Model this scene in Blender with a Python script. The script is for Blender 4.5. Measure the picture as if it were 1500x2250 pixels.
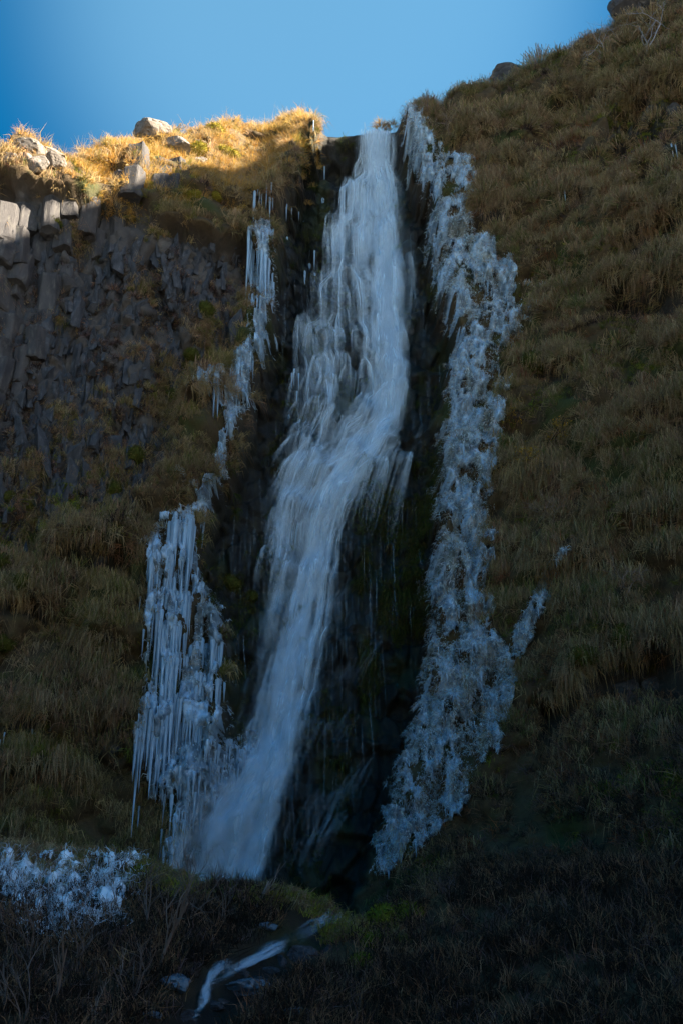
import bpy, bmesh, math
import numpy as np
from mathutils import Vector, Matrix

for o in list(bpy.data.objects):
    bpy.data.objects.remove(o)
SC = bpy.context.scene
COL = SC.collection

# ------------------------------------------------------------------ camera
CAM = np.array([0.0, 0.0, 1.6])
PITCH = math.radians(24.0)
cam_data = bpy.data.cameras.new("camera")
cam_data.lens = 35.0
cam_data.sensor_width = 36.0
cam_data.sensor_fit = 'AUTO'
cam_data.clip_start = 0.1
cam_data.clip_end = 3000.0
cam = bpy.data.objects.new("camera", cam_data)
cam.location = CAM
cam.rotation_euler = (math.radians(90) + PITCH, 0, 0)
COL.objects.link(cam)
SC.camera = cam

# ------------------------------------------------------------------ sky and sun
SUN_EL = math.radians(27.0)
SUN_AZ = math.radians(104.0)          # clockwise from +Y (straight ahead): a low sun far off to the side
world = bpy.data.worlds.new("World")
SC.world = world
world.use_nodes = True
wn = world.node_tree.nodes
wl = world.node_tree.links
wn.clear()
sky = wn.new("ShaderNodeTexSky")
sky.sky_type = 'NISHITA'
sky.sun_disc = False
sky.sun_elevation = SUN_EL
sky.sun_rotation = SUN_AZ
sky.altitude = 300.0
sky.air_density = 1.0
sky.dust_density = 1.6
sky.ozone_density = 2.0
bg = wn.new("ShaderNodeBackground")
bg.inputs[1].default_value = 0.10
wo = wn.new("ShaderNodeOutputWorld")
# crisp polarised northern sky: a deeper blue than the plain model's
hsv = wn.new("ShaderNodeHueSaturation")
hsv.inputs['Saturation'].default_value = 1.64
hsv.inputs['Value'].default_value = 0.150
hsv.inputs['Hue'].default_value = 0.491
wl.new(sky.outputs[0], hsv.inputs['Color'])
# a soft glow added to the sky, brightest above the lip, fading all round
tc = wn.new("ShaderNodeTexCoord")
sky_glow = wn.new("ShaderNodeVectorMath"); sky_glow.operation = 'DOT_PRODUCT'
sky_glow.inputs[1].default_value = (-0.02, math.cos(math.radians(52)), math.sin(math.radians(52)))
wl.new(tc.outputs['Generated'], sky_glow.inputs[0])
vr = wn.new("ShaderNodeMapRange"); vr.interpolation_type = 'SMOOTHERSTEP'
vr.inputs['From Min'].default_value = math.cos(math.radians(22)); vr.inputs['From Max'].default_value = 1.0
vr.inputs['To Min'].default_value = 0.0; vr.inputs['To Max'].default_value = 1.0
wl.new(sky_glow.outputs['Value'], vr.inputs['Value'])
vm = wn.new("ShaderNodeMixRGB"); vm.blend_type = 'ADD'
vm.inputs[2].default_value = (.115, .20, .225, 1)
vp = wn.new("ShaderNodeMath"); vp.operation = 'POWER'; vp.inputs[1].default_value = 2.2
wl.new(vr.outputs[0], vp.inputs[0])
wl.new(vp.outputs[0], vm.inputs[0])
wl.new(hsv.outputs[0], vm.inputs[1])
wl.new(vm.outputs[0], bg.inputs[0])
wl.new(bg.outputs[0], wo.inputs[0])

sun_data = bpy.data.lights.new("sun", 'SUN')
sun_data.energy = 2.6
sun_data.angle = math.radians(0.53)
sun_data.color = (1.0, 0.86, 0.68)
sun = bpy.data.objects.new("sun", sun_data)
sd = Vector((math.sin(SUN_AZ) * math.cos(SUN_EL), math.cos(SUN_AZ) * math.cos(SUN_EL), math.sin(SUN_EL)))
sun.rotation_euler = (-sd).to_track_quat('-Z', 'Y').to_euler()
sun.location = (0, 60, 90)
COL.objects.link(sun)

SC.view_settings.view_transform = 'Standard'
SC.view_settings.look = 'None'
SC.view_settings.exposure = 3.85
SC.view_settings.gamma = 1.0
SC.view_settings.use_curve_mapping = False
SC.render.engine = 'CYCLES'
SC.cycles.use_denoising = True
SC.cycles.transparent_max_bounces = 256
SC.cycles.max_bounces = 5
SC.cycles.diffuse_bounces = 3
SC.cycles.glossy_bounces = 2
SC.cycles.transmission_bounces = 3

# ------------------------------------------------------------------ small tools
RNG = np.random.default_rng(11)


def smooth(a, b, x):
    t = np.clip((x - a) / (b - a), 0, 1)
    return t * t * (3 - 2 * t)


_TAB = [np.random.default_rng(100 + k).random((256, 256)) for k in range(12)]


def vnoise(x, y, s=0):
    x = np.asarray(x, float); y = np.asarray(y, float)
    t = _TAB[s % 12]
    xi = np.floor(x).astype(int); yi = np.floor(y).astype(int)
    fx = x - xi; fy = y - yi
    fx = fx * fx * (3 - 2 * fx); fy = fy * fy * (3 - 2 * fy)
    a = t[xi & 255, yi & 255]; b = t[(xi + 1) & 255, yi & 255]
    c = t[xi & 255, (yi + 1) & 255]; d = t[(xi + 1) & 255, (yi + 1) & 255]
    return (a * (1 - fx) + b * fx) * (1 - fy) + (c * (1 - fx) + d * fx) * fy


def fbm(x, y, s=0, o=4):
    v = 0; amp = 0.5; tot = 0
    for k in range(o):
        v = v + amp * vnoise(x * 2 ** k + 17.3 * k, y * 2 ** k + 9.1 * k, s + k)
        tot += amp; amp *= 0.5
    return v / tot


def worley(x, y, s=0):
    """distance to the nearest and second nearest cell point and the nearest cell's random value"""
    xi = np.floor(x).astype(int); yi = np.floor(y).astype(int)
    d1 = np.full(x.shape, 9.0); d2 = np.full(x.shape, 9.0); cid = np.zeros(x.shape)
    for i in (-1, 0, 1):
        for j in (-1, 0, 1):
            cx, cy = xi + i, yi + j
            px = cx + _TAB[s % 12][cx & 255, cy & 255]
            py = cy + _TAB[(s + 1) % 12][cx & 255, cy & 255]
            d = np.hypot(px - x, py - y)
            nearer = d < d1
            d2 = np.where(nearer, d1, np.minimum(d2, d))
            cid = np.where(nearer, _TAB[(s + 2) % 12][cx & 255, cy & 255], cid)
            d1 = np.where(nearer, d, d1)
    return d1, d2, cid


TAN = 18.0 / 35.0
CP, SP = math.cos(PITCH), math.sin(PITCH)


def project(P):
    """world points to the photograph's coordinates (1500 x 2250)"""
    d = P - CAM
    dep = d[..., 1] * CP + d[..., 2] * SP
    dep = np.maximum(dep, 0.1)
    uy = -d[..., 1] * SP + d[..., 2] * CP
    return 750 + d[..., 0] / dep / TAN * 1125, 1125 - uy / dep / TAN * 1125


def ray(u, v):
    xc = (np.asarray(u, float) - 750) / 1125 * TAN
    yc = (1125 - np.asarray(v, float)) / 1125 * TAN
    return np.stack([xc, CP - yc * SP, SP + yc * CP], -1)


def table(xs, ys, sig=1.2, lo=-90, hi=90):
    X = np.arange(lo, hi, 0.1)
    Y = np.interp(X, xs, ys)
    k = np.arange(-int(4 * sig / 0.1), int(4 * sig / 0.1) + 1) * 0.1
    w = np.exp(-k ** 2 / (2 * sig ** 2)); w /= w.sum()
    pad = len(k) // 2
    Yp = np.pad(Y, pad, mode='edge')
    Y = np.convolve(Yp, w, mode='valid')
    return lambda q: np.interp(q, X, Y)


# ------------------------------------------------------------------ the shape of the cliff (metres, x right, y away, z up)
T_y0 = table([-60, -22, -12, -7, -4.5, -1, 2, 4.5, 7, 11, 20, 34, 60], [22, 26, 29.0, 30.2, 31.2, 32.2, 32.2, 31.0, 29.4, 26.4, 17.5, 0, -24])
T_lean = table([-60, -12, -6, -3, 2, 5, 10, 20, 60], [.07, .07, .09, .15, .16, .19, .24, .30, .35])
T_shz = table([-60, -14.5, -11.8, -9, -6.5, -4.6, -3.4, -2.4, -1.2, 0, 60], [31.5, 31.0, 29.9, 29.2, 30.0, 31.2, 33.0, 36.0, 39, 60, 90], 0.4)
T_spur = table([-60, -0.5, .9, 2.9, 5.1, 8.4, 14, 30, 60], [-9, 1.2, 3.0, 4.9, 5.8, 7.0, 9.0, 14, 20], 0.5)
T_spul = table([-60, -14, -9, -6.3, -4.8, -3.6, -2, 60], [7, 6, 4.6, 4.1, 3.2, 1.5, -9, -9], 0.5)


def base_y(X, Z):
    y = T_y0(X) + T_lean(X) * np.maximum(Z, -2)
    s = Z - T_shz(X)
    y = y + 0.56 * (np.log1p(np.exp(np.clip(s * 2.2, -30, 30))) / 2.2)
    q = T_spur(X) - Z
    y = y - 1.15 * np.log1p(np.exp(np.clip(q * 3, -30, 60))) / 3
    q = T_spul(X) - Z
    y = y - 0.85 * np.log1p(np.exp(np.clip(q * 3, -30, 60))) / 3
    return y


def march(u, v, f, t0=12.0, t1=110.0, dt=0.4):
    """where the sight lines through (u, v) first meet the surface f(P) > 0"""
    d = ray(u, v)
    t = np.full(d.shape[:-1], t0)
    done = np.zeros(t.shape, bool)
    while True:
        P = CAM + d * t[..., None]
        done |= (f(P) > 0) | (t > t1)
        if done.all():
            break
        t = np.where(done, t, t + dt)
    lo, hi = t - dt, t
    for _ in range(14):
        m = (lo + hi) / 2
        g = f(CAM + d * m[..., None]) > 0
        hi = np.where(g, m, hi); lo = np.where(g, lo, m)
    return CAM + d * hi[..., None]


def hit(u, v):
    return march(np.asarray(u, float), np.asarray(v, float), lambda P: P[..., 1] - base_y(P[..., 0], P[..., 2]))


# skyline -> rim height
SKY = np.array([(-60, 372), (0, 368), (30, 345), (55, 332), (80, 325), (105, 335), (140, 352), (200, 360), (270, 350), (305, 332), (345, 312), (400, 314),
                (440, 306), (480, 298), (530, 284), (570, 276), (630, 268), (665, 274), (695, 290), (730, 296), (775, 294), (800, 290), (840, 287), (868, 280), (895, 258),
                (930, 236), (965, 228), (1000, 214), (1040, 202), (1085, 196), (1110, 178), (1160, 164), (1205, 156), (1242, 141), (1266, 116), (1295, 97), (1340, 86),
                (1360, 60), (1390, 38), (1430, 28), (1470, 20), (1500, 24), (1560, 0)], float)
_H = hit(SKY[:, 0], SKY[:, 1])
_o = np.argsort(_H[:, 0])
_rx, _rz = _H[_o, 0], _H[_o, 2]
_rz = _rz - np.where(_rx < -1.5, .34, np.where(_rx > 3.5, .26, 0))          # room for the grass that stands on the rim
_rx = np.concatenate([[-70], _rx, [24, 34, 42, 70]]); _rz = np.concatenate([[_rz[0] + 1], _rz, [_rz[-1] + 5, _rz[-1] + 7, _rz[-1] + 7, _rz[-1] + 10]])  # unseen hill past the frame edge, raised to shade the cliff
T_rim = table(_rx, _rz, 0.10)

# masks, all measured along the cliff face (by the height and sideways place of the face's points)
CH_L = ([280, 310, 350, 420, 480, 600, 780, 950, 1080, 1160, 1300, 1400, 1600, 1780, 1920, 2000], [722, 690, 665, 650, 612, 602, 585, 545, 500, 455, 452, 495, 505, 425, 380, 360])
CH_R = ([280, 330, 400, 470, 600, 680, 760, 900, 1000, 1100, 1300, 1450, 1650, 1850, 1950, 2000], [870, 890, 912, 950, 948, 962, 1000, 962, 968, 970, 945, 938, 890, 830, 790, 770])
IR_L = ([262, 280, 330, 400, 440, 470, 480, 600, 660, 700, 760, 840, 900, 960, 1050, 1150, 1250, 1400, 1500, 1600, 1700, 1800, 1920], [850, 868, 892, 908, 930, 965, 945, 945, 955, 985, 1005, 992, 978, 972, 968, 965, 945, 940, 930, 900, 868, 848, 810])
IR_R = ([262, 280, 330, 380, 400, 440, 500, 530, 555, 590, 650, 700, 760, 800, 860, 930, 1000, 1080, 1200, 1300, 1400, 1440, 1480, 1560, 1650, 1700, 1800, 1850, 1920], [870, 900, 930, 970, 1022, 1028, 1015, 1024, 1072, 1100, 1135, 1130, 1115, 1104, 1098, 1082, 1085, 1072, 1062, 1056, 1050, 1100, 1105, 1092, 1075, 1040, 1000, 930, 850])
IL_L = ([520, 540, 640, 720, 780, 820, 880, 940, 1000, 1060, 1130, 1170, 1200, 1260, 1300, 1400, 1500, 1560, 1640, 1700, 1760, 1800], [570, 562, 550, 558, 548, 515, 440, 505, 485, 478, 430, 350, 345, 342, 345, 338, 335, 330, 322, 326, 345, 380])
IL_R = ([520, 540, 640, 720, 780, 820, 880, 940, 1000, 1060, 1130, 1170, 1200, 1260, 1300, 1400, 1500, 1560, 1640, 1700, 1760, 1800], [592, 606, 602, 596, 580, 562, 556, 545, 502, 497, 462, 440, 440, 446, 474, 494, 496, 500, 496, 470, 430, 395])
FR_L = ([1590, 1620, 1660, 1700, 1740, 1790, 1850, 1910, 1930], [520, 490, 470, 448, 425, 395, 378, 366, 366])
FR_R = ([1590, 1620, 1660, 1700, 1740, 1790, 1850, 1910, 1930], [560, 552, 520, 492, 470, 425, 398, 380, 378])
I2_L = ([1260, 1330, 1400, 1470, 1540, 1600], [1195, 1160, 1130, 1098, 1085, 1060])
I2_R = ([1260, 1330, 1400, 1470, 1540, 1600], [1222, 1185, 1160, 1124, 1112, 1100])
BA_R = ([430, 470, 520, 560, 640, 760, 830, 900, 1000, 1100, 1180, 1260, 1330], [240, 330, 400, 545, 552, 540, 470, 440, 400, 330, 230, 110, 0])


def band(u, v, L, R, e=14, wob=16, s=3, v0=None, v1=None):
    n = (fbm(u / 34.0, v / 34.0, s, 3) - .5) * 2 * wob + (fbm(u / 11.0, v / 17.0, s + 1, 3) - .5) * 2.4 * wob
    l = np.interp(v, *L); r = np.interp(v, *R)
    m = smooth(-e, e, u + n - l) * smooth(-e, e, r - u - n)
    a = L[0][0] if v0 is None else v0; b = L[0][-1] if v1 is None else v1
    return m * smooth(a - 12, a + 8, v + n) * smooth(b + 12, b - 8, v + n)


def mask_ch(u, v): return band(u, v, CH_L, CH_R, 16, 14, 2, 200, 2100)
def mask_ice_r(u, v): return band(u, v, IR_L, IR_R, 9, 20, 4)
def mask_ice_l(u, v): return band(u, v, IL_L, IL_R, 6, 12, 5)
def mask_fr(u, v): return band(u, v, FR_L, FR_R, 6, 8, 6)
def mask_ice2(u, v): return band(u, v, I2_L, I2_R, 6, 10, 7)
def mask_bas(u, v):
    n = (fbm(u / 60.0, v / 60.0, 8, 3) - .5) * 150
    return smooth(-22, 22, np.interp(v, *BA_R) - u + n) * smooth(418, 450, v + n * .4 - .12 * np.clip(u, 0, 500)) * smooth(1330, 1240, v + n + .35 * np.clip(u, 0, 600))
def mask_shr(u, v):
    """bare dark rock in the dark hollows of the far right wall"""
    n = (fbm(u / 50.0, v / 50.0, 9, 3) - .5) * 2
    a = smooth(1290, 1380, u + n * 80) * smooth(215, 280, v - (1500 - u) * .1 + n * 40) * smooth(620, 520, v + n * 90)
    b = smooth(1290, 1330, u + n * 40) * smooth(640, 660, v + n * 20) * smooth(735, 715, v + n * 20) * smooth(1470, 1440, u)
    return np.clip(a * smooth(-.25, .1, n) + b, 0, 1)


# displacement towards the viewer, on a regular grid of the face
GX = np.arange(-23.0, 23.0, 0.065); GZ = np.arange(-4.0, 50.0, 0.065)
MX, MZ = np.meshgrid(GX, GZ, indexing='ij')
BY = base_y(MX, MZ)
U, V = project(np.stack([MX, BY, MZ], -1))
K_CH = mask_ch(U, V); K_BA = mask_bas(U, V); K_SR = mask_shr(U, V)
K_IR = mask_ice_r(U, V); K_IL = np.maximum(mask_ice_l(U, V), mask_fr(U, V)); K_I2 = mask_ice2(U, V)
K_VG = np.clip(1 - K_CH - K_BA - K_SR, 0, 1)
BUMPS = [(872, 832, 34), (862, 768, 26), (722, 884, 20), (742, 892, 16), (690, 960, 26), (655, 990, 26), (700, 1008, 16), (752, 762, 18), (713, 690, 22), (790, 702, 18), (742, 700, 12),
         (640, 1072, 20), (662, 1108, 18), (605, 1150, 18), (768, 960, 26), (872, 990, 44), (826, 1005, 36), (690, 1290, 14), (600, 1330, 16), (840, 480, 20), (790, 372, 24), (828, 366, 16),
         (760, 560, 12), (880, 700, 16), (664, 1650, 26), (600, 1640, 22), (520, 1790, 26), (560, 1840, 22), (735, 1400, 30), (780, 1370, 24), (720, 1580, 26), (700, 1740, 30), (470, 1800, 22), (720, 800, 16), (690, 860, 14), (668, 905, 14), (800, 885, 14)]
D = 0.9 * (fbm(MX / 4.2, MZ / 5.0, 0, 4) - .5) * (1 - .5 * K_CH)
# hanging turf: lumps with a soft top and an abrupt underside
wx = 1.1 * (fbm(MX / 1.7, MZ / 1.7, 1, 3) - .5) * 2
def lumps(x, z, s):
    """rounded cells that bulge most at their lower edge: turf that has slumped and hangs"""
    xi = np.floor(x).astype(int); zi = np.floor(z).astype(int)
    best = np.zeros(x.shape)
    for i in (-1, 0, 1):
        for j in (-1, 0, 1):
            cx, cz = xi + i, zi + j
            dx = x - cx - _TAB[s][cx & 255, cz & 255]; dz = z - cz - _TAB[s + 1][cx & 255, cz & 255]
            rr = .55 + .45 * _TAB[s + 2][cx & 255, cz & 255]
            q = np.clip(1 - (dx / rr) ** 2 - (dz / (rr * 1.1)) ** 2, 0, 1)
            best = np.maximum(best, q ** .6 * rr * (1 - .75 * np.clip(dz / rr, -1, 1)))
    return best


for sc, am, ss in ((2.3, .95, 1), (1.05, .52, 4), (.5, .18, 7)):
    D += K_VG * am * lumps((MX + .5 * MZ * (MX > 0) * .3 + wx * .5 * sc) / sc, (MZ + .45 * wx * sc) / (sc * 1.05), ss) * smooth(2.0, 6.0, MZ)
D += K_VG * .16 * (fbm(MX / .55, MZ / .55, 2, 3) - .5) * 2
# basalt: blocks
d1, d2, cid = worley(MX / .42, MZ / .62, 4)
D += np.maximum(K_BA, K_SR) * ((cid - .5) * .42 + .25 * np.clip(d2 - d1, 0, .4) - .15)
d1, d2, cid = worley(MX / 1.25 + 7, MZ / 2.6 + wx * .1, 7)
D += K_BA * ((cid - .5) * .75 + .3 * smooth(0, .12, d2 - d1) - .25)
# the channel of the fall: set back, stepped and knobbly
D -= K_CH * 1.35
ph = (MZ + 1.6 * (fbm(MX / 1.6, MZ / 2.0, 5, 3) - .5)) / 1.6
fr = ph - np.floor(ph)
D += K_CH * .5 * (1 - fr) * smooth(0, .12, fr) * smooth(28, 24, MZ) * smooth(.4, .7, vnoise(MX / .9 + np.floor(ph) * 5.3, np.floor(ph) * 2.1, 8))
D += K_CH * .55 * (fbm(MX / .8, MZ / 1.0, 6, 3) - .5)
d1, d2, cid = worley(MX / .62 + .4 * wx, MZ / .85, 2)
D += K_CH * ((cid - .5) * .5 + .22 * smooth(0, .16, d2 - d1) - .2)
d1, d2, cid = worley(MX / .2, MZ / .3, 5)
D += K_CH * ((cid - .5) * .12)
D -= K_SR * .55
for (bu, bv, br) in BUMPS:
    e = np.hypot((U - bu) / br, (V - bv - br * .25) / (br * 1.15))
    D += .32 * (br / 24.0) ** .8 * np.clip(1 - e * e, 0, 1) ** .7
# brows of turf with dark hollows under them: (line, depth of the hollow below it in the photograph's pixels, bulge, recess)
LEDGES = [([(1195, 250), (1240, 228), (1310, 240), (1345, 262)], 70, .5, .9), ([(1330, 285), (1390, 240), (1500, 205), (1560, 190)], 190, .6, .9), ([(1290, 655), (1350, 632), (1420, 650), (1500, 640)], 95, .5, 1.0),
          ([(1215, 480), (1260, 468), (1300, 486)], 40, .35, .5), ([(1320, 580), (1400, 530), (1500, 480), (1560, 470)], 70, .5, .6), ([(1035, 505), (1080, 490), (1130, 520)], 40, .3, .4), ([(985, 345), (1030, 330), (1075, 352)], 45, .35, .6), ([(1085, 400), (1140, 380), (1200, 410)], 40, .35, .5),
          ([(1120, 860), (1180, 838), (1260, 846)], 46, .35, .4), ([(1150, 1290), (1240, 1262), (1330, 1270)], 60, .4, .5), ([(1180, 1560), (1260, 1480), (1360, 1440), (1500, 1440)], 150, .6, .8), ([(1110, 1110), (1180, 1090), (1260, 1110)], 60, .3, .5), ([(1330, 960), (1420, 930), (1520, 950)], 50, .35, .4), ([(1380, 1180), (1450, 1150), (1530, 1170)], 60, .35, .5),
          ([(110, 1230), (170, 1195), (250, 1215), (300, 1240)], 95, .5, .8), ([(195, 1590), (245, 1570), (300, 1590)], 120, .4, .8), ([(20, 1560), (90, 1575), (140, 1600)], 70, .4, .6), ([(170, 1440), (240, 1430), (290, 1460)], 50, .35, .5), ([(-20, 1330), (60, 1320), (110, 1345)], 60, .35, .5), ([(40, 1700), (120, 1690), (200, 1720)], 50, .35, .4),
          ([(420, 905), (470, 890), (520, 900)], 60, .35, .5), ([(380, 330), (440, 322), (520, 345)], 30, .3, .4), ([(540, 455), (580, 470), (610, 455)], 50, .3, .6), ([(700, 330), (760, 322), (790, 330)], 40, .2, .3)]
K_DK = np.zeros(U.shape); K_LIP = np.zeros(U.shape)
for ln, dep, bu, rc in LEDGES:
    ln = np.array(ln, float)
    n = (fbm(U / 26.0, V / 26.0, 3, 3) - .5) * 26
    sd = V + n - np.interp(U, ln[:, 0], ln[:, 1])
    en = smooth(ln[0, 0] - 14, ln[0, 0] + 22, U + n) * smooth(ln[-1, 0] + 14, ln[-1, 0] - 22, U + n)
    D += en * bu * np.where(sd < 0, np.exp(-(sd / (dep * .9)) ** 2), np.exp(-(sd / 6.0) ** 2))
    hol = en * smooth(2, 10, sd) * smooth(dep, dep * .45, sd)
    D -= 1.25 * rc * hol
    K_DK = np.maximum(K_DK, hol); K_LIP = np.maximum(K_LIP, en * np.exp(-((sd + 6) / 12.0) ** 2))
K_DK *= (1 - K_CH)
d1, d2, cid = worley(MX / .34, MZ / .5, 6)
D += K_DK * ((cid - .5) * .3 + .12 * smooth(0, .15, d2 - d1))
# soft rim
RZ = T_rim(MX)
rd = np.clip((RZ - MZ), 0, 2.5)
D = D * (0.12 + .88 * smooth(0, 1.3, rd)) - .35 * np.clip(1 - rd / .7, 0, 1) ** 2 * (1 - smooth(-3, -2, MX) * smooth(.5, -.5, MX - 2.5))
FY = BY - D


def bil(A, x, z):
    fx = np.clip((np.asarray(x, float) - GX[0]) / .065, 0, len(GX) - 1.001); fz = np.clip((np.asarray(z, float) - GZ[0]) / .065, 0, len(GZ) - 1.001)
    i = fx.astype(int); j = fz.astype(int); fx = fx - i; fz = fz - j
    return (A[i, j] * (1 - fx) + A[i + 1, j] * fx) * (1 - fz) + (A[i, j + 1] * (1 - fx) + A[i + 1, j + 1] * fx) * fz


def face(x, z):
    return bil(FY, x, z)


def face_point(u, v, off=0.0):
    """the point of the finished cliff face at the place of the base face seen at (u, v)"""
    P = hit(u, v)
    y = face(P[..., 0], P[..., 2]) - off
    return np.stack([P[..., 0], y, P[..., 2]], -1)


def face_normal(x, z, e=.1):
    gx = (face(x + e, z) - face(x - e, z)) / (2 * e); gz = (face(x, z + e) - face(x, z - e)) / (2 * e)
    n = np.stack([gx, -np.ones_like(gx), gz], -1)
    return n / np.linalg.norm(n, axis=-1, keepdims=True)


# ------------------------------------------------------------------ mesh and material tools
def new_mesh(name, verts, faces, mat=None, cols=None, uv=None, smooth_faces=False, idx=None):
    """faces: list of (n, k) integer arrays with the same number k of corners in each array"""
    me = bpy.data.meshes.new(name)
    verts = np.ascontiguousarray(verts, np.float32)
    if not isinstance(faces, (list, tuple)):
        faces = [faces]
    loops = np.concatenate([np.asarray(f).ravel() for f in faces]).astype(np.int32)
    tot = np.concatenate([np.full(len(f), np.asarray(f).shape[1]) for f in faces]).astype(np.int32)
    me.vertices.add(len(verts)); me.vertices.foreach_set("co", verts.ravel())
    me.loops.add(len(loops)); me.loops.foreach_set("vertex_index", loops)
    me.polygons.add(len(tot))
    st = np.concatenate([[0], np.cumsum(tot)[:-1]]).astype(np.int32)
    me.polygons.foreach_set("loop_start", st)
    try:
        me.polygons.foreach_set("loop_total", tot)
    except Exception:
        pass
    if cols is not None:
        a = me.color_attributes.new("tint", 'FLOAT_COLOR', 'POINT')
        c = np.ones((len(verts), 4), np.float32); c[:, :cols.shape[1]] = cols
        a.data.foreach_set("color", c.ravel())
    if uv is not None:
        l = me.uv_layers.new(name="uv")
        l.data.foreach_set("uv", np.ascontiguousarray(uv[loops], np.float32).ravel())
    me.update(calc_edges=True)
    me.validate()
    me.polygons.foreach_set("use_smooth", np.full(len(me.polygons), smooth_faces))
    if mat is not None:
        me.materials.append(mat)
    return me


def link(name, data, parent=None, **kw):
    o = bpy.data.objects.new(name, data)
    COL.objects.link(o)
    if parent is not None:
        o.parent = parent
    for k, v in kw.items():
        if v is not None:
            o[k] = v
    return o


def empty(name, loc, **kw):
    o = link(name, None, **kw)
    o.empty_display_size = .2
    o.location = loc
    return o


class NT:
    def __init__(self, name):
        self.m = bpy.data.materials.new(name); self.m.use_nodes = True
        self.t = self.m.node_tree; self.t.nodes.clear()
        self.out = self.n("ShaderNodeOutputMaterial")

    def n(self, typ, **kw):
        x = self.t.nodes.new(typ)
        for k, v in kw.items():
            if isinstance(k, str) and hasattr(x, k):
                setattr(x, k, v)
        return x

    def l(self, a, b): self.t.links.new(a, b)

    def noise(self, scale, detail=5, rough=.6, vec=None, stretch=None):
        if vec is None:
            tc = self.n("ShaderNodeTexCoord"); vec = tc.outputs['Object']
        if stretch is not None:
            mp = self.n("ShaderNodeMapping"); mp.inputs['Scale'].default_value = stretch
            self.l(vec, mp.inputs[0]); vec = mp.outputs[0]
        x = self.n("ShaderNodeTexNoise"); x.inputs['Scale'].default_value = scale
        x.inputs['Detail'].default_value = detail; x.inputs['Roughness'].default_value = rough
        self.l(vec, x.inputs['Vector'])
        return x.outputs[0]

    def ramp(self, fac, stops):
        r = self.n("ShaderNodeValToRGB")
        while len(r.color_ramp.elements) < len(stops):
            r.color_ramp.elements.new(.5)
        for e, (p, c) in zip(r.color_ramp.elements, stops):
            e.position = p; e.color = (*c, 1) if len(c) == 3 else c
        self.l(fac, r.inputs[0])
        return r.outputs[0]

    def mix(self, fac, a, b, mode='MIX'):
        x = self.n("ShaderNodeMixRGB"); x.blend_type = mode
        for s, i in ((fac, 0), (a, 1), (b, 2)):
            if hasattr(s, 'node'):
                self.l(s, x.inputs[i])
            elif i == 0:
                x.inputs[0].default_value = s
            else:
                x.inputs[i].default_value = (*s, 1)
        return x.outputs[0]

    def math(self, op, a, b=0.5):
        x = self.n("ShaderNodeMath"); x.operation = op
        for s, i in ((a, 0), (b, 1)):
            if hasattr(s, 'node'): self.l(s, x.inputs[i])
            else: x.inputs[i].default_value = s
        return x.outputs[0]

    def bump(self, h, strength=.5, dist=.05):
        b = self.n("ShaderNodeBump"); b.inputs['Strength'].default_value = strength; b.inputs['Distance'].default_value = dist
        self.l(h, b.inputs['Height'])
        return b.outputs[0]

    def principled(self, col, rough=.85, normal=None, spec=.3):
        p = self.n("ShaderNodeBsdfPrincipled")
        if hasattr(col, 'node'): self.l(col, p.inputs['Base Color'])
        else: p.inputs['Base Color'].default_value = (*col, 1)
        if hasattr(rough, 'node'): self.l(rough, p.inputs['Roughness'])
        else: p.inputs['Roughness'].default_value = rough
        p.inputs['Specular IOR Level'].default_value = spec
        if normal is not None: self.l(normal, p.inputs['Normal'])
        return p

    def finish(self, sh):
        self.l(sh if hasattr(sh, 'node') else sh.outputs[0], self.out.inputs[0])
        return self.m


def mat_rock(name, lo, hi, lichen=(.16, .15, .13)):
    t = NT(name)
    a = t.noise(1.3, 8, .65); b = t.noise(9, 6, .7); c = t.noise(3.2, 4, .6)
    col = t.ramp(a, [(.3, lo), (.7, hi)])
    col = t.mix(t.ramp(c, [(.55, (0, 0, 0)), (.72, (1, 1, 1))]), col, lichen)
    col = t.mix(.35, col, t.ramp(b, [(.2, (.25, .25, .25)), (.8, (1, 1, 1))]), 'MULTIPLY')
    return t.finish(t.principled(col, .8, t.bump(t.noise(14, 8, .7), .7, .05), .35))


def mat_tint(name, transl=.35, rough=.7, spec=.2):
    """leaves, blades and twigs: the colour is the plant's own, one tint for each blade"""
    t = NT(name)
    at = t.n("ShaderNodeAttribute"); at.attribute_name = "tint"
    p = t.principled(at.outputs[0], rough, None, spec)
    tr = t.n("ShaderNodeBsdfTranslucent"); t.l(at.outputs[0], tr.inputs[0])
    mx = t.n("ShaderNodeMixShader"); mx.inputs[0].default_value = transl
    t.l(p.outputs[0], mx.inputs[1]); t.l(tr.outputs[0], mx.inputs[2])
    return t.finish(mx)


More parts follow.
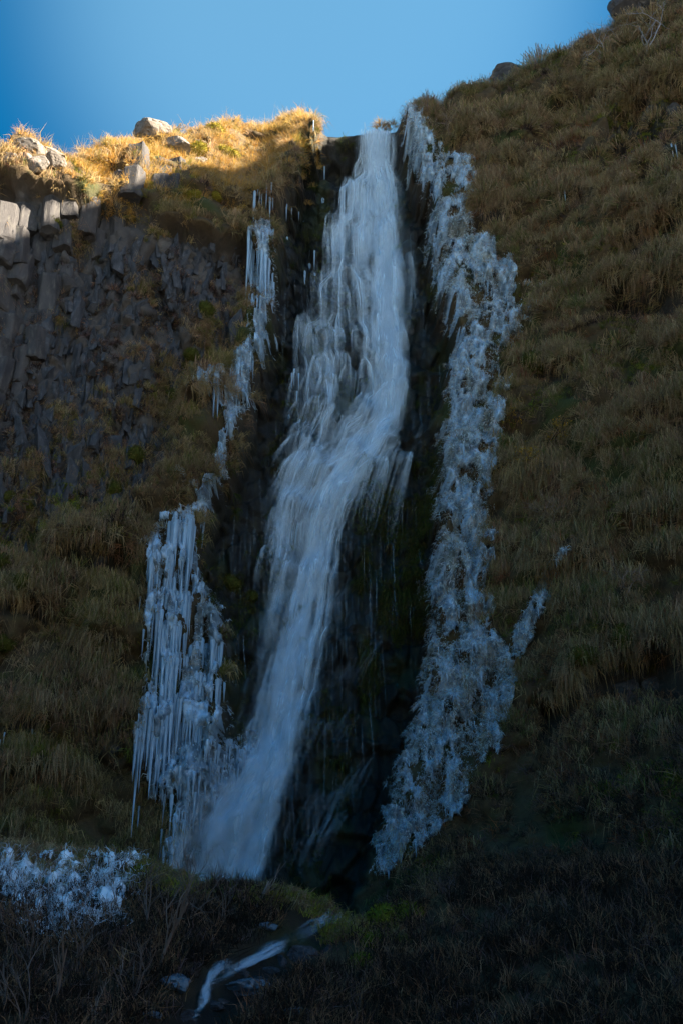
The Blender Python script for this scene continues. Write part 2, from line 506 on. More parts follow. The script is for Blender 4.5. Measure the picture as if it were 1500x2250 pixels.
def mat_cliff():
    t = NT("cliff_ground")
    at = t.n("ShaderNodeAttribute"); at.attribute_name = "tint"      # r turf, g wet rock and shade-darkened hollows, b moss
    sep = t.n("ShaderNodeSeparateColor"); t.l(at.outputs[0], sep.inputs[0])
    a = t.noise(.9, 8, .65); b = t.noise(6, 6, .7); c = t.noise(2.4, 5, .6)
    rock = t.ramp(a, [(.3, (.045, .042, .042)), (.7, (.13, .115, .10))])
    rock = t.mix(.5, rock, t.ramp(b, [(.2, (.3, .3, .3)), (.75, (1, 1, 1))]), 'MULTIPLY')
    turf = t.ramp(c, [(.25, (.045, .031, .016)), (.5, (.10, .068, .033)), (.75, (.075, .066, .022))])
    turf = t.mix(.5, turf, t.ramp(b, [(.25, (.3, .3, .3)), (.7, (1, 1, 1))]), 'MULTIPLY')
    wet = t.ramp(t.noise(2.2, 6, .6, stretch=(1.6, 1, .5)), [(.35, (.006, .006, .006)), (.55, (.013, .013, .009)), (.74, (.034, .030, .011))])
    turf = t.mix(at.outputs['Alpha'], t.mix(c, (.56, .66, .78), (.46, .53, .60)), turf)  # unseen plain made pale to bounce light onto the cliff
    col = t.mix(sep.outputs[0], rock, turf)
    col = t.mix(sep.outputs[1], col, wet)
    col = t.mix(sep.outputs[2], col, (.035, .05, .010))
    rg = t.math('SUBTRACT', .88, t.math('MULTIPLY', sep.outputs[1], .36))
    return t.finish(t.principled(col, rg, t.bump(t.noise(11, 8, .7), .8, .08), .28))


def mat_ice():
    t = NT("ice")
    at = t.n("ShaderNodeAttribute"); at.attribute_name = "tint"
    n = t.noise(18, 5, .6); n2 = t.noise(4, 4, .6)
    col = t.mix(t.ramp(n2, [(.35, (0, 0, 0)), (.7, (1, 1, 1))]), (.24, .40, .56), (.58, .74, .88))
    col = t.mix(1.0, col, at.outputs[0], 'MULTIPLY')
    p = t.principled(col, .28, t.bump(n, .5, .03), .6)
    return t.finish(p)


def mat_water():
    t = NT("falling_water")
    at = t.n("ShaderNodeAttribute"); at.attribute_name = "tint"      # r = how dense the thread is there
    sep = t.n("ShaderNodeSeparateColor"); t.l(at.outputs[0], sep.inputs[0])
    uv = t.n("ShaderNodeUVMap"); uv.uv_map = "uv"
    sx = t.n("ShaderNodeSeparateXYZ"); t.l(uv.outputs[0], sx.inputs[0])
    e = t.math('MULTIPLY', sx.outputs[0], t.math('SUBTRACT', 1.0, sx.outputs[0]))
    e = t.math('MULTIPLY', e, 4.0)
    e = t.math('POWER', e, 1.3)
    al = t.math('MULTIPLY', e, sep.outputs[0])
    d = t.n("ShaderNodeBsdfDiffuse"); d.inputs[0].default_value = (.70, .87, 1.0, 1)
    tl = t.n("ShaderNodeBsdfTranslucent"); tl.inputs[0].default_value = (.70, .87, 1.0, 1)
    m1 = t.n("ShaderNodeMixShader"); m1.inputs[0].default_value = .1
    t.l(d.outputs[0], m1.inputs[1]); t.l(tl.outputs[0], m1.inputs[2])
    tp = t.n("ShaderNodeBsdfTransparent")
    m2 = t.n("ShaderNodeMixShader")
    t.l(al, m2.inputs[0]); t.l(tp.outputs[0], m2.inputs[1]); t.l(m1.outputs[0], m2.inputs[2])
    return t.finish(m2)


M_CLIFF = mat_cliff()
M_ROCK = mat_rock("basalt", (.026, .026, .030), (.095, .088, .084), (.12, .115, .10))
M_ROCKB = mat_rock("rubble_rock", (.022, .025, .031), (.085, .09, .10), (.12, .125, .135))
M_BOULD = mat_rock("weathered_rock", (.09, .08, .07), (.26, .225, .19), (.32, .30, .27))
M_GRASS = mat_tint("dry_grass", .35)
M_TWIG = mat_tint("twigs", .05, .8)
M_MOSS = mat_tint("moss", .2, .9, .1)
M_ICE = mat_ice()
M_WATER = mat_water()


def mat_frost():
    t = NT("frost")
    at = t.n("ShaderNodeAttribute"); at.attribute_name = "tint"
    col = t.mix(1.0, t.mix(t.ramp(t.noise(7, 5, .6), [(.3, (0, 0, 0)), (.7, (1, 1, 1))]), (.62, .68, .74), (.86, .89, .92)), at.outputs[0], 'MULTIPLY')
    return t.finish(t.principled(col, .6, t.bump(t.noise(26, 5, .6), .5, .02), .3))


M_FROST = mat_frost()

# ------------------------------------------------------------------ cliff mesh
xs = np.concatenate([np.arange(-70, -18, 2.0), np.arange(-18, 18.01, 0.07), np.arange(20, 71, 2.0)])
rim = T_rim(xs)
NR = 520
tt = np.linspace(0, 1, NR)
Z = -3.0 + (rim[:, None] + 3.0) * tt[None, :]
X = np.repeat(xs[:, None], NR, 1)
inside = (np.abs(xs) < 22.5)[:, None]
Y = np.where(inside, face(X, Z), base_y(X, Z))
back = np.array([.25, .7, 1.6, 3.5, 9, 22, 60, 160])
Xb = np.repeat(xs[:, None], len(back), 1)
Yb = Y[:, -1:] + back[None, :]
Zb = rim[:, None] + np.where(back < 2, -.02, -.05 * np.minimum(back, 60))[None, :] - (smooth(9, 16, xs) * .8 * smooth(21, 17, xs))[:, None] * np.minimum(back, 45)[None, :] + smooth(18, 23, xs)[:, None] * (.8 * np.minimum(back, 9) - .9 * np.clip(back - 22, 0, 60))[None, :]
Xa = np.concatenate([X, Xb], 1); Ya = np.concatenate([Y, Yb], 1); Za = np.concatenate([Z, Zb], 1)
P = np.stack([Xa, Ya, Za], -1)
nx, nz = Xa.shape
ii = np.arange(nx * nz).reshape(nx, nz)
quads = np.stack([ii[:-1, :-1], ii[1:, :-1], ii[1:, 1:], ii[:-1, 1:]], -1).reshape(-1, 4)
kv = np.where(inside, bil(K_VG * (1 - .8 * K_DK), X, Z), 1.0); kc = np.where(inside, bil(K_CH, X, Z), 0.0)
moss = kv * smooth(.52, .68, fbm(X / 1.6, Z / 1.6, 5, 4)) * .8 + kc * smooth(.58, .7, fbm(X / .9, Z / 1.8, 3, 3)) * .35
cols = np.zeros((nx, nz, 3)); cols[:, :, 0] = 1
cols[:, :NR, 0] = kv; cols[:, :NR, 1] = np.maximum(kc, np.where(inside, .6 * bil(K_DK, X, Z), 0)); cols[:, :NR, 2] = moss  # hollows under the brows darkened in the colour to stand in for shade
me = new_mesh("cliff", P.reshape(-1, 3), quads, M_CLIFF, cols.reshape(-1, 3), smooth_faces=True)
CLIFF = link("cliff", me, kind='structure', label='steep turf and basalt cliff wall with the waterfall running down its dark channel')

# ------------------------------------------------------------------ foreground ground
T_crest = table([-60, -12, -8, -6.5, -4.2, -2.2, -.6, .3, 1.0, 3, 60], [5.6, 4.6, 4.0, 3.80, 3.22, 2.92, 2.74, 2.6, 2.55, 3.2, 6], .4)


def ground_z(x, y):
    x = np.asarray(x, float); y = np.asarray(y, float)
    yc = 24.6 + .5 * np.sin(x * .6)
    zc = T_crest(x)
    s = y - yc
    front = zc - .52 * np.maximum(-s, 0) * smooth(0, 1.2, -s)
    zz = np.where(s < 0, front, zc - .42 * np.maximum(s - .5, 0))
    zz = np.maximum(zz, np.where(s > 0, 1.2, -.9 - .02 * np.maximum(14 - y, 0)))
    hill = smooth(-30, -160, y) * 9                       # the plain behind the camera, rising a little
    zz = zz + hill + 14 * np.exp(-((y + 17) / 7.0) ** 2) * (.8 + .4 * np.sin(x * .11 + 1))   # an unseen ridge added behind the camera to darken the foot of the cliff
    zz = zz + .5 * (fbm(x / 2.2, y / 2.2, 2, 4) - .5) * smooth(16, 20, y) + .14 * (fbm(x / .5, y / .5, 4, 3) - .5)
    # stream bed
    sx = np.interp(y, ST_Y, ST_X)
    zz = zz - .45 * np.exp(-((x - sx) / .55) ** 2) * smooth(17, 19, y) * smooth(26.5, 25, y)
    return zz


ST_Y = np.array([18.0, 19.4, 20.4, 21.4, 22.6, 23.6, 24.6, 25.6, 27.0]); ST_X = np.array([-3.1, -2.75, -2.4, -1.9, -1.05, -.45, .25, .5, .2])


def hit_ground(u, v):
    return march(np.asarray(u, float), np.asarray(v, float), lambda P: ground_z(P[..., 0], P[..., 1]) - P[..., 2], t0=9, dt=.2)


gx = np.concatenate([np.linspace(-160, -16, 30), np.arange(-15.8, 15.81, .11), np.linspace(16, 160, 30)])
gy = np.concatenate([np.linspace(-260, 8, 50), np.arange(8.5, 17, .5), np.arange(17, 27, .09), np.linspace(27.2, 36, 20)])
A, B = np.meshgrid(gx, gy, indexing='ij')
C = ground_z(A, B)
ii = np.arange(A.size).reshape(A.shape)
quads = np.stack([ii[:-1, :-1], ii[1:, :-1], ii[1:, 1:], ii[:-1, 1:]], -1).reshape(-1, 4)
gc = np.zeros((A.size, 4)); gc[:, 0] = 1; gc[:, 3] = 1 - smooth(-18, -34, B).ravel()
wetg = np.exp(-((A - np.interp(B, ST_Y, ST_X)) / .9) ** 2) * smooth(17, 19, B) * smooth(27, 25, B)
gc[:, 1] = wetg.ravel(); gc[:, 2] = (smooth(.5, .65, fbm(A / 1.2, B / 1.2, 7, 3)) * .6 * smooth(22, 24, B) * smooth(2.0, .5, A)).ravel()
link("ground", new_mesh("ground", np.stack([A, B, C], -1).reshape(-1, 3), quads, M_CLIFF, gc, smooth_faces=True), kind='structure',
     label='dark heathy bank in front of the waterfall with a narrow stream cutting through it')


def ground_normal(x, y, e=.1):
    gx_ = (ground_z(x + e, y) - ground_z(x - e, y)) / (2 * e); gy_ = (ground_z(x, y + e) - ground_z(x, y - e)) / (2 * e)
    n = np.stack([-gx_, -gy_, np.ones_like(gx_)], -1)
    return n / np.linalg.norm(n, axis=-1, keepdims=True)


# ------------------------------------------------------------------ blades
def blades(P, Nn, L, W, cols, out=.7, up=.35, droop=.9, jit=.5, rng=RNG, side=None):
    """one bent blade per root: returns vertices, faces, tints"""
    n = len(P)
    L = np.broadcast_to(L, (n,))[:, None]; W = np.broadcast_to(W, (n,))[:, None]
    up_ = np.array([0, 0, 1.0])
    d1 = Nn * out + up_ * up + rng.normal(0, jit, (n, 3))
    d1 /= np.linalg.norm(d1, axis=1, keepdims=True)
    d2 = d1 * .55 - up_ * np.broadcast_to(droop, (n,))[:, None] + rng.normal(0, jit * .5, (n, 3))
    d2 /= np.linalg.norm(d2, axis=1, keepdims=True)
    m = P + d1 * L * .45
    t = m + d2 * L * .55
    s = np.cross(d1 + d2, rng.normal(0, 1, (n, 3)) + np.array([0, 1.2, 0]))
    s /= np.linalg.norm(s, axis=1, keepdims=True) + 1e-6
    V_ = np.stack([P - s * W * .5, P + s * W * .5, m + s * W * .42, m - s * W * .42, t], 1).reshape(-1, 3)
    k = np.arange(n)[:, None] * 5
    Q = k + np.array([[0, 1, 2, 3]]); T_ = k + np.array([[3, 2, 4]])
    return V_, [Q, T_], np.repeat(cols, 5, 0)


def palette(n, cols, w, var=.25, rng=RNG):
    c = np.asarray(cols, float)
    k = np.array([rng.choice(len(c), p=row) for row in [np.asarray(w) / np.sum(w)]][0:0]) if False else rng.choice(len(c), n, p=np.asarray(w) / np.sum(w))
    o = c[k] * (1 + rng.uniform(-var, var, (n, 1)))
    return np.clip(o * (1 + rng.uniform(-.08, .08, (n, 3))), 0, 1)


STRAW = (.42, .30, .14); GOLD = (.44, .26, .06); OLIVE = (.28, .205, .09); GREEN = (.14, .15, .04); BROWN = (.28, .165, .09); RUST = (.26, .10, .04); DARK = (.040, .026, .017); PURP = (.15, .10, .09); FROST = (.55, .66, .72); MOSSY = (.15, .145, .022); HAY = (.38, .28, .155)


def cells_to_samples(weight, n, rng=RNG):
    """random places on the face, weighted by a grid of weights (per area of the face)"""
    slope = np.sqrt(1 + np.gradient(FY, .065, axis=0).clip(-2, 2) ** 2 + np.gradient(FY, .065, axis=1).clip(-2, 2) ** 2)
    w = (weight * slope).ravel(); w = np.clip(w, 0, None)
    k = rng.choice(w.size, n, p=w / w.sum())
    i, j = np.unravel_index(k, weight.shape)
    x = GX[i] + rng.uniform(-.033, .033, n); z = GZ[j] + rng.uniform(-.033, .033, n)
    return x, z


VIS = (U > -60) & (U < 1560) & (V > -60) & (V < 2150) & (MZ < RZ) & (MZ > 1.0)
UPPER = RZ - MZ
# where the sunny shoulder is
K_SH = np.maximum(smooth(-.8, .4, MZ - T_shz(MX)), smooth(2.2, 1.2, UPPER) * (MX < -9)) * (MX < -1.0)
K_RIGHT = smooth(-80, 40, U - np.interp(V, *IR_R)) * (V < 2100)
K_LEFT = VIS * (U < np.interp(V, *CH_L))
PN = fbm(MX / 2.4, MZ / 2.4, 9, 4)
ICE_ANY = np.clip(K_IR + K_IL + K_I2, 0, 1)


# ------------------------------------------------------------------ turf, heath and moss on the cliff (nobody could count it)
def tufts(name, weight, n, k, pal, w, L, W, out=.75, up=.45, droop=.9, jit=.45, spread=.08, mat=None, pal2=None, w2=None, parent=None, label=None):
    x, z = cells_to_samples(weight, n)
    y = face(x, z)
    N0 = face_normal(x, z)
    c = palette(n, pal, w)
    if pal2 is not None:
        f = smooth(.42, .58, bil(PN, x, z) + RNG.normal(0, .05, n))
        c = np.where((RNG.random(n) < f)[:, None], palette(n, pal2, w2), c)
    Lt = L * np.clip(RNG.lognormal(-.08, .42, n), .35, 2.4)
    rep = lambda a: np.repeat(a, k, 0)
    P_ = rep(np.stack([x, y + .03, z], 1)) + RNG.normal(0, spread, (n * k, 3)) * np.array([1, .3, .7])
    cc = np.clip(rep(c) * RNG.uniform(.7, 1.3, (n * k, 1)), 0, 1)
    V_, F_, C_ = blades(P_, rep(N0), rep(Lt) * RNG.uniform(.7, 1.2, n * k), W * RNG.uniform(.7, 1.3, n * k), cc, out, up, droop, jit)
    return link(name, new_mesh(name, V_, F_, mat or M_GRASS, C_), parent, kind='stuff', label=label)


low = smooth(1250, 1750, V)  # lower slope: grass gives way to dark heath standing in for deep shade
_gz = np.gradient(FY, .065, axis=1); NZ = _gz / np.sqrt(1 + _gz ** 2 + np.gradient(FY, .065, axis=0) ** 2)


def blur(A, k):
    for ax_ in (0, 1):
        c = np.cumsum(np.pad(A, [(k + 1, k) if q == ax_ else (0, 0) for q in (0, 1)], mode='edge'), axis=ax_)
        A = (c[2 * k + 1:] - c[:-2 * k - 1]) / (2 * k + 1) if ax_ == 0 else (c[:, 2 * k + 1:] - c[:, :-2 * k - 1]) / (2 * k + 1)
    return A


RELIEF = blur(BY - FY, 2) - blur(blur(BY - FY, 11), 11)         # how far a place stands proud of its surroundings
UPF = (.04 + smooth(.02, .62, NZ)) * (.05 + smooth(-.16, .10, RELIEF))  # grass thinned in recesses and undersides; dark soil and heath stand in for shade
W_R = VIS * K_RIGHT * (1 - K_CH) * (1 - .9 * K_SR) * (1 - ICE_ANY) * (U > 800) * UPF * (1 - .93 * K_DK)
tufts("hanging_grass", W_R * (1 - .93 * low) * (.05 + smooth(.40, .6, .55 * fbm(MX / .7, MZ / .9, 1, 3) + .45 * fbm(MX / 2.6, MZ / 2.2, 4, 2))), 12500, 14, [OLIVE, HAY, BROWN, STRAW, RUST], [.36, .27, .22, .08, .07], .66, .017, droop=1.5, pal2=[OLIVE, GREEN, HAY, BROWN], w2=[.45, .22, .2, .13],
      label='olive brown dead grass hanging down the slope beside the fall')
tufts("brow_grass", VIS * K_LIP * (1 - K_CH) * (1 - K_SH) * (V > 200), 2600, 18, [HAY, OLIVE, BROWN, STRAW], [.34, .34, .24, .08], .62, .016, out=.6, up=.2, droop=2.0, jit=.3,
      label='long dead grass draped over the brows of turf above the dark hollows')
tufts("shade_toned_heath", W_R * (.12 + .9 * smooth(.48, .6, fbm(MX / 1.9, MZ / 1.9, 6, 3)) + .8 * smooth(-.04, -.2, RELIEF) + low) * (U > 960 - 160 * low), 9500, 12, [DARK, BROWN, PURP, RUST], [.42, .32, .18, .08], .34, .016, out=.8, up=.6, droop=.25, jit=.75, pal2=[DARK, BROWN, PURP], w2=[.5, .25, .25],
      label='brown heath with shade darkened into its colour on the lower slope beside the fall')
W_L = (1 - .93 * K_DK) * UPF * VIS * (U < np.interp(V, *CH_L)) * (1 - K_CH) * (1 - K_BA) * (1 - ICE_ANY) * (1 - K_SH)
tufts("cliff_grass", W_L * (.06 + smooth(.40, .6, .55 * fbm(MX / .7, MZ / .9, 2, 3) + .45 * fbm(MX / 2.6, MZ / 2.2, 5, 2))), 6200, 14, [OLIVE, HAY, BROWN, GREEN, DARK], [.32, .16, .3, .08, .14], .58, .017, droop=1.4, pal2=[OLIVE, MOSSY, STRAW], w2=[.5, .2, .3],
      label='olive and brown grass matted over the cliff below the bare basalt')
tufts("purple_heather", VIS * K_BA * (V > 560) * smooth(.45, .6, fbm(MX / .7, MZ / .7, 5, 3)), 3200, 14, [PURP, DARK, BROWN, OLIVE], [.3, .45, .1, .15], .2, .018, out=.8, up=.6, droop=.1, jit=.8,
      label='purple brown heather clinging to the broken basalt')
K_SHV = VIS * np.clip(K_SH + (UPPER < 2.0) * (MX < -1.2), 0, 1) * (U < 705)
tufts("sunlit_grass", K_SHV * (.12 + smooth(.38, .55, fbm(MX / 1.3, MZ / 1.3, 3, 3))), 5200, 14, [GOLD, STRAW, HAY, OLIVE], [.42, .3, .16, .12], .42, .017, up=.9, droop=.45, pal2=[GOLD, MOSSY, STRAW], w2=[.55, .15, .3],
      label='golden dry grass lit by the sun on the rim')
tufts("slope_moss", VIS * (K_RIGHT + (U < np.interp(V, *CH_L)) * (V > 1000)) * (1 - K_CH) * (1 - ICE_ANY) * (1 - K_SH) * smooth(.56, .66, fbm(MX / 1.5, MZ / 1.2, 7, 4)) * (.1 + UPF), 4200, 16, [(.16, .175, .022), (.11, .13, .02), MOSSY], [.4, .35, .25], .2, .02, out=.7, up=.3, droop=.9, mat=M_MOSS,
      label='green moss carpeting patches of the slopes between the dead grass')
tufts("basalt_grass", VIS * K_BA * (V > 500) * smooth(.52, .64, fbm(MX / 1.3, MZ / 1.6, 2, 4)) * (.2 + UPF), 2600, 16, [OLIVE, BROWN, HAY, MOSSY], [.36, .3, .18, .16], .4, .017, droop=1.2,
      label='brown and olive grass caught in the cracks of the broken basalt')
tufts("channel_moss", VIS * K_CH * smooth(.5, .62, fbm(MX / .9, MZ / 2.2, 3, 3)) * (.25 + 1.6 * (U > 790) * (V > 900) * (V < 1560)), 3400, 12, [(.06, .075, .014), (.085, .07, .022), (.03, .04, .014)], [.4, .35, .25], .34, .02, out=.3, up=.0, droop=1.4, jit=.3, mat=M_MOSS,
      label='dark wet moss hanging on the rock behind the falling water')


def rim_blades():
    n = 5200
    u = np.concatenate([RNG.uniform(-30, 700, 3400), RNG.uniform(790, 1520, 1800)])
    xx = np.interp(u, SKY[:, 0], _H[:, 0])
    zz = T_rim(xx) - RNG.uniform(0, .25, n); yy = face(xx, np.minimum(zz, T_rim(xx))) + RNG.uniform(-.05, .5, n)
    dens = fbm(xx / .8, xx * 0 + 3, 4, 3) > RNG.uniform(.25, .62, n)
    sel = dens
    L = np.where(RNG.random(n) < .06, RNG.uniform(.7, 1.25, n), RNG.uniform(.18, .5, n)) * np.where(xx > 0, .9, 1.0) * np.where((xx < -2) & (xx > -5.5), 1.5, 1.0)
    c = palette(n, [GOLD, STRAW, HAY, BROWN], [.4, .3, .2, .1])
    V_, F_, C_ = blades(np.stack([xx, yy, zz], 1)[sel], np.tile(np.array([[.0, -.3, .9]]), (sel.sum(), 1)), L[sel], .014, c[sel], .8, .9, -.55, .28)
    link("rim_grass", new_mesh("rim_grass", V_, F_, M_GRASS, C_), kind='stuff', label='dry grass stems standing along the skyline')


rim_blades()


# ------------------------------------------------------------------ stones
def hull(seed, n=16, box=(1, 1, 1), bev=.05, power=.5):
    r = np.random.default_rng(seed)
    p = r.uniform(-1, 1, (n, 3)); p = np.sign(p) * np.abs(p) ** power
    p *= np.array(box) * r.uniform(.8, 1, (n, 1))
    bm = bmesh.new()
    for q in p:
        bm.verts.new(q)
    res = bmesh.ops.convex_hull(bm, input=bm.verts)
    bmesh.ops.delete(bm, geom=[g for g in res['geom_interior'] if isinstance(g, bmesh.types.BMVert)], context='VERTS')
    bmesh.ops.dissolve_limit(bm, angle_limit=math.radians(14), verts=bm.verts, edges=bm.edges)
    if bev:
        bmesh.ops.bevel(bm, geom=list(bm.edges), offset=bev, segments=1, affect='EDGES', clamp_overlap=True)
    bmesh.ops.triangulate(bm, faces=bm.faces)
    return bm


def bm_mesh(bm, name, mat, sm=False):
    me = bpy.data.meshes.new(name); bm.to_mesh(me); bm.free()
    me.materials.append(mat)
    me.polygons.foreach_set("use_smooth", np.full(len(me.polygons), sm))
    return me


def prism(seed, n=6):
    """one length of a basalt column, unit radius, from z = 0 to z = 1"""
    r = np.random.default_rng(seed)
    a = np.arange(n) / n * 2 * math.pi + r.uniform(-.22, .22, n)
    rad = r.uniform(.86, 1.08, n)
    bm = bmesh.new()
    t1, t2 = r.uniform(-.06, .06, 2), r.uniform(-.06, .06, 2)
    lo = [bm.verts.new((c * q, s * q, t1[0] * c + t1[1] * s)) for c, s, q in zip(np.cos(a), np.sin(a), rad)]
    hi = [bm.verts.new((c * q * .95, s * q * .95, 1 + t2[0] * c + t2[1] * s)) for c, s, q in zip(np.cos(a), np.sin(a), rad)]
    bm.faces.new(lo[::-1]); bm.faces.new(hi)
    for i in range(n):
        bm.faces.new((lo[i], lo[(i + 1) % n], hi[(i + 1) % n], hi[i]))
    bmesh.ops.bevel(bm, geom=list(bm.edges), offset=.07, segments=1, affect='EDGES', clamp_overlap=True)
    bmesh.ops.triangulate(bm, faces=bm.faces)
    bmesh.ops.subdivide_edges(bm, edges=[e for e in bm.edges if e.calc_length() > .3], cuts=3)
    bmesh.ops.triangulate(bm, faces=bm.faces)
    for q in bm.verts:
        x, y, z = q.co
        k = float(fbm(np.array([math.atan2(y, x) * 1.3 + seed]), np.array([z * 3.1 + seed * .7]), seed % 7, 4)[0]) - .5
        cr = float(vnoise(np.array([seed * 1.7]), np.array([z * 5.0 + math.atan2(y, x) * .4]), 3)[0])
        g = 1 + .34 * k - .10 * max(0, .25 - abs(cr - .5) * 4)
        q.co = (x * g, y * g, z + .12 * k * (0 if .02 < z < .98 else 1))
    return bm


COLS = [bm_mesh(prism(40 + k, (5, 6, 6, 7)[k % 4]), "basalt_column", M_ROCK) for k in range(8)]
rs = np.random.default_rng(5)
col_px = [(-22, 470, 690, 60), (22, 465, 690, 70), (62, 458, 660, 46), (96, 452, 650, 44), (128, 452, 600, 38), (160, 455, 560, 40), (196, 452, 590, 44), (232, 455, 560, 40), (262, 462, 545, 34), (296, 468, 530, 40), (20, 690, 800, 60),
          (70, 660, 770, 44), (118, 610, 700, 46), (150, 565, 640, 44), (190, 590, 650, 40), (330, 400, 470, 44), (372, 405, 480, 46), (300, 410, 455, 36), (410, 408, 470, 34), (45, 560, 700, 50), (8, 585, 745, 56), (100, 690, 800, 40), (-5, 790, 930, 60), (55, 770, 890, 44)]
for k, (cu, v0, v1, w) in enumerate(col_px):
    a = hit(cu, v0); b = hit(cu, v1)
    mpx = np.linalg.norm(a - CAM) * TAN / 1125
    r = w * mpx * .56
    Hh = (a[2] - b[2])
    nd = 1 if Hh < 2.2 else (2 if Hh < 4 else 3)
    cuts = np.sort(np.concatenate([[0, 1], (np.arange(1, nd) + rs.uniform(-.22, .22, nd - 1)) / nd]))
    for j in range(nd):
        z0 = b[2] + Hh * cuts[j]; z1 = b[2] + Hh * cuts[j + 1]
        o = link("basalt_column", COLS[rs.integers(8)], CLIFF)
        yb = float(face(a[0], (z0 + z1) / 2))
        o.location = (a[0] + rs.uniform(-.05, .05), yb + r * rs.uniform(.45, .8) - .1, z0)
        o.scale = (r, r * rs.uniform(.9, 1.1), (z1 - z0) * .985)
        o.rotation_euler = (math.radians(-4 + rs.uniform(-2, 2)), math.radians(rs.uniform(-2.5, 2.5)), rs.uniform(0, 6.28))

BLOCKS = [bm_mesh(hull(60 + k, 11, (.7, .7, 1.0), 0), "rock_block", M_ROCKB) for k in range(10)]
wgt = VIS * K_BA * (V > 540) * (.15 + smooth(.3, .6, fbm(MX / 1.4, MZ / 1.4, 7, 3)))
bx, bz = cells_to_samples(wgt, 1500, np.random.default_rng(8))
by = face(bx, bz)
bsz = np.sort(rs.gamma(4.0, .048, 1500))[::-1]
for k in range(290):
    o = link("rock_block", BLOCKS[rs.integers(10)], CLIFF)
    s_ = bsz[k]
    o.location = (bx[k], by[k] + .05 * s_, bz[k])
    o.scale = (s_ * rs.uniform(.6, .95), s_ * rs.uniform(.5, .9), s_ * rs.uniform(1.1, 2.6))
    o.rotation_euler = (rs.uniform(-.22, .22), rs.uniform(-.16, .16), rs.uniform(0, 6.28))


def scatter_joined(name, meshes, loc, scl, rot, mat, parent=None, **kw):
    vs, fs, off = [], [], 0
    cache = []
    for m in meshes:
        v = np.empty(len(m.vertices) * 3, np.float32); m.vertices.foreach_get("co", v)
        m.calc_loop_triangles()
        t = np.empty(len(m.loop_triangles) * 3, np.int32); m.loop_triangles.foreach_get("vertices", t)
        cache.append((v.reshape(-1, 3), t.reshape(-1, 3)))
    for k in range(len(loc)):
        v, t = cache[k % len(cache)]
        from mathutils import Euler
        R = np.array(Euler(rot[k]).to_matrix())
        vs.append((v * scl[k]) @ R.T + loc[k]); fs.append(t + off); off += len(v)
    return link(name, new_mesh(name, np.concatenate(vs), np.concatenate(fs), mat), parent, **kw)


m_ = 1210
scatter_joined("rock_rubble", BLOCKS, np.stack([bx[290:], by[290:] + .02, bz[290:]], 1), np.stack([bsz[290:] * rs.uniform(.6, 1, m_), bsz[290:] * rs.uniform(.6, 1, m_), bsz[290:] * rs.uniform(1.0, 2.4, m_)], 1),
               np.stack([rs.uniform(-.25, .25, m_), rs.uniform(-.2, .2, m_), rs.uniform(0, 6.28, m_)], 1), M_ROCKB, CLIFF, kind='stuff')

def rock_mesh(seed, name, mat, box=(1, .85, .8), cuts=13, rough=.05, sub=4, tint=None, sm=False):
    """a broken stone: a round body cut back by random planes, with a rough skin"""
    r = np.random.default_rng(seed)
    bm = bmesh.new(); bmesh.ops.create_icosphere(bm, subdivisions=sub, radius=1)
    v = np.array([q.co[:] for q in bm.verts]); f = np.array([[q.index for q in g.verts] for g in bm.faces]); bm.free()
    nrm = r.normal(0, 1, (cuts, 3)); nrm /= np.linalg.norm(nrm, axis=1, keepdims=True)
    for n_, d in zip(nrm, r.uniform(.5, .82, cuts)):
        e = np.maximum(v @ n_ - d, 0)
        v = v - e[:, None] * n_ * .94
    n = fbm(v[:, 0] * 3 + 9 + seed + v[:, 1], v[:, 2] * 3 + 7 - v[:, 1], seed % 8, 4) - .5
    d1, d2, _ = worley(v[:, 0] * 2.4 + 30 + v[:, 1], v[:, 2] * 2.4 + 30 - v[:, 1], seed % 7)
    v = v * (1 + rough * 2 * n - rough * 1.6 * smooth(.14, .0, d2 - d1))[:, None] * np.array(box)
    return new_mesh(name, v, f, mat, None if tint is None else np.tile(np.array(tint), (len(v), 1)), smooth_faces=sm)


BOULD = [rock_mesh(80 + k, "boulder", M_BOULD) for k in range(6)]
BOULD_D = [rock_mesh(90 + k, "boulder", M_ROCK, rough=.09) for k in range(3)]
boulders = [
    (85, 376, 62, 46, 0, 'grass capped rock at the highest knob of the skyline nearest the picture edge'),
    (40, 392, 36, 46, 0, 'upright pale block on the sunny rim above the first basalt column'),
    (76, 398, 34, 36, 0, 'small pale wedge of rock between two larger blocks under the grassy knob'),
    (120, 378, 56, 40, 0, 'broad sunlit rock just below the grass capped knob'),
    (102, 412, 40, 46, 0, 'tall sunlit rock with a shadowed foot above the basalt columns'),
    (140, 402, 40, 34, 0, 'rounded sunlit rock beside the long golden grass patch'),
    (346, 330, 66, 48, 0, 'pointed grey rock breaking the skyline at the end of the grassy bank'),
    (318, 358, 24, 20, 1, 'small bright white stone under the pointed skyline rock'),
    (400, 362, 50, 44, 0, 'square sunlit boulder at the edge of the yellow moss'),
    (335, 364, 30, 26, 0, 'grey stone wedged behind the small bright white stone'),
    (440, 385, 34, 26, 0, 'low grey stone half buried below the yellow moss'),
    (242, 418, 34, 26, 0, 'flat stone poking from the golden grass above the short columns'),
    (1122, 184, 84, 54, 2, 'dark overhanging outcrop with a golden grass cap on the shaded ridge'),
    (1392, 62, 100, 96, 2, 'tall dark crag with a pale cap near the top of the shaded ridge'),
    (1398, 22, 76, 26, 0, 'pale capstone lying on the tall dark crag'),
    (1456, 22, 70, 46, 2, 'dark rounded crag at the very top of the shaded ridge'),
]
M_PALE = mat_rock("white_stone", (.5, .48, .45), (.7, .68, .64), (.75, .73, .7))
PALE = rock_mesh(99, "boulder", M_PALE, sub=3)
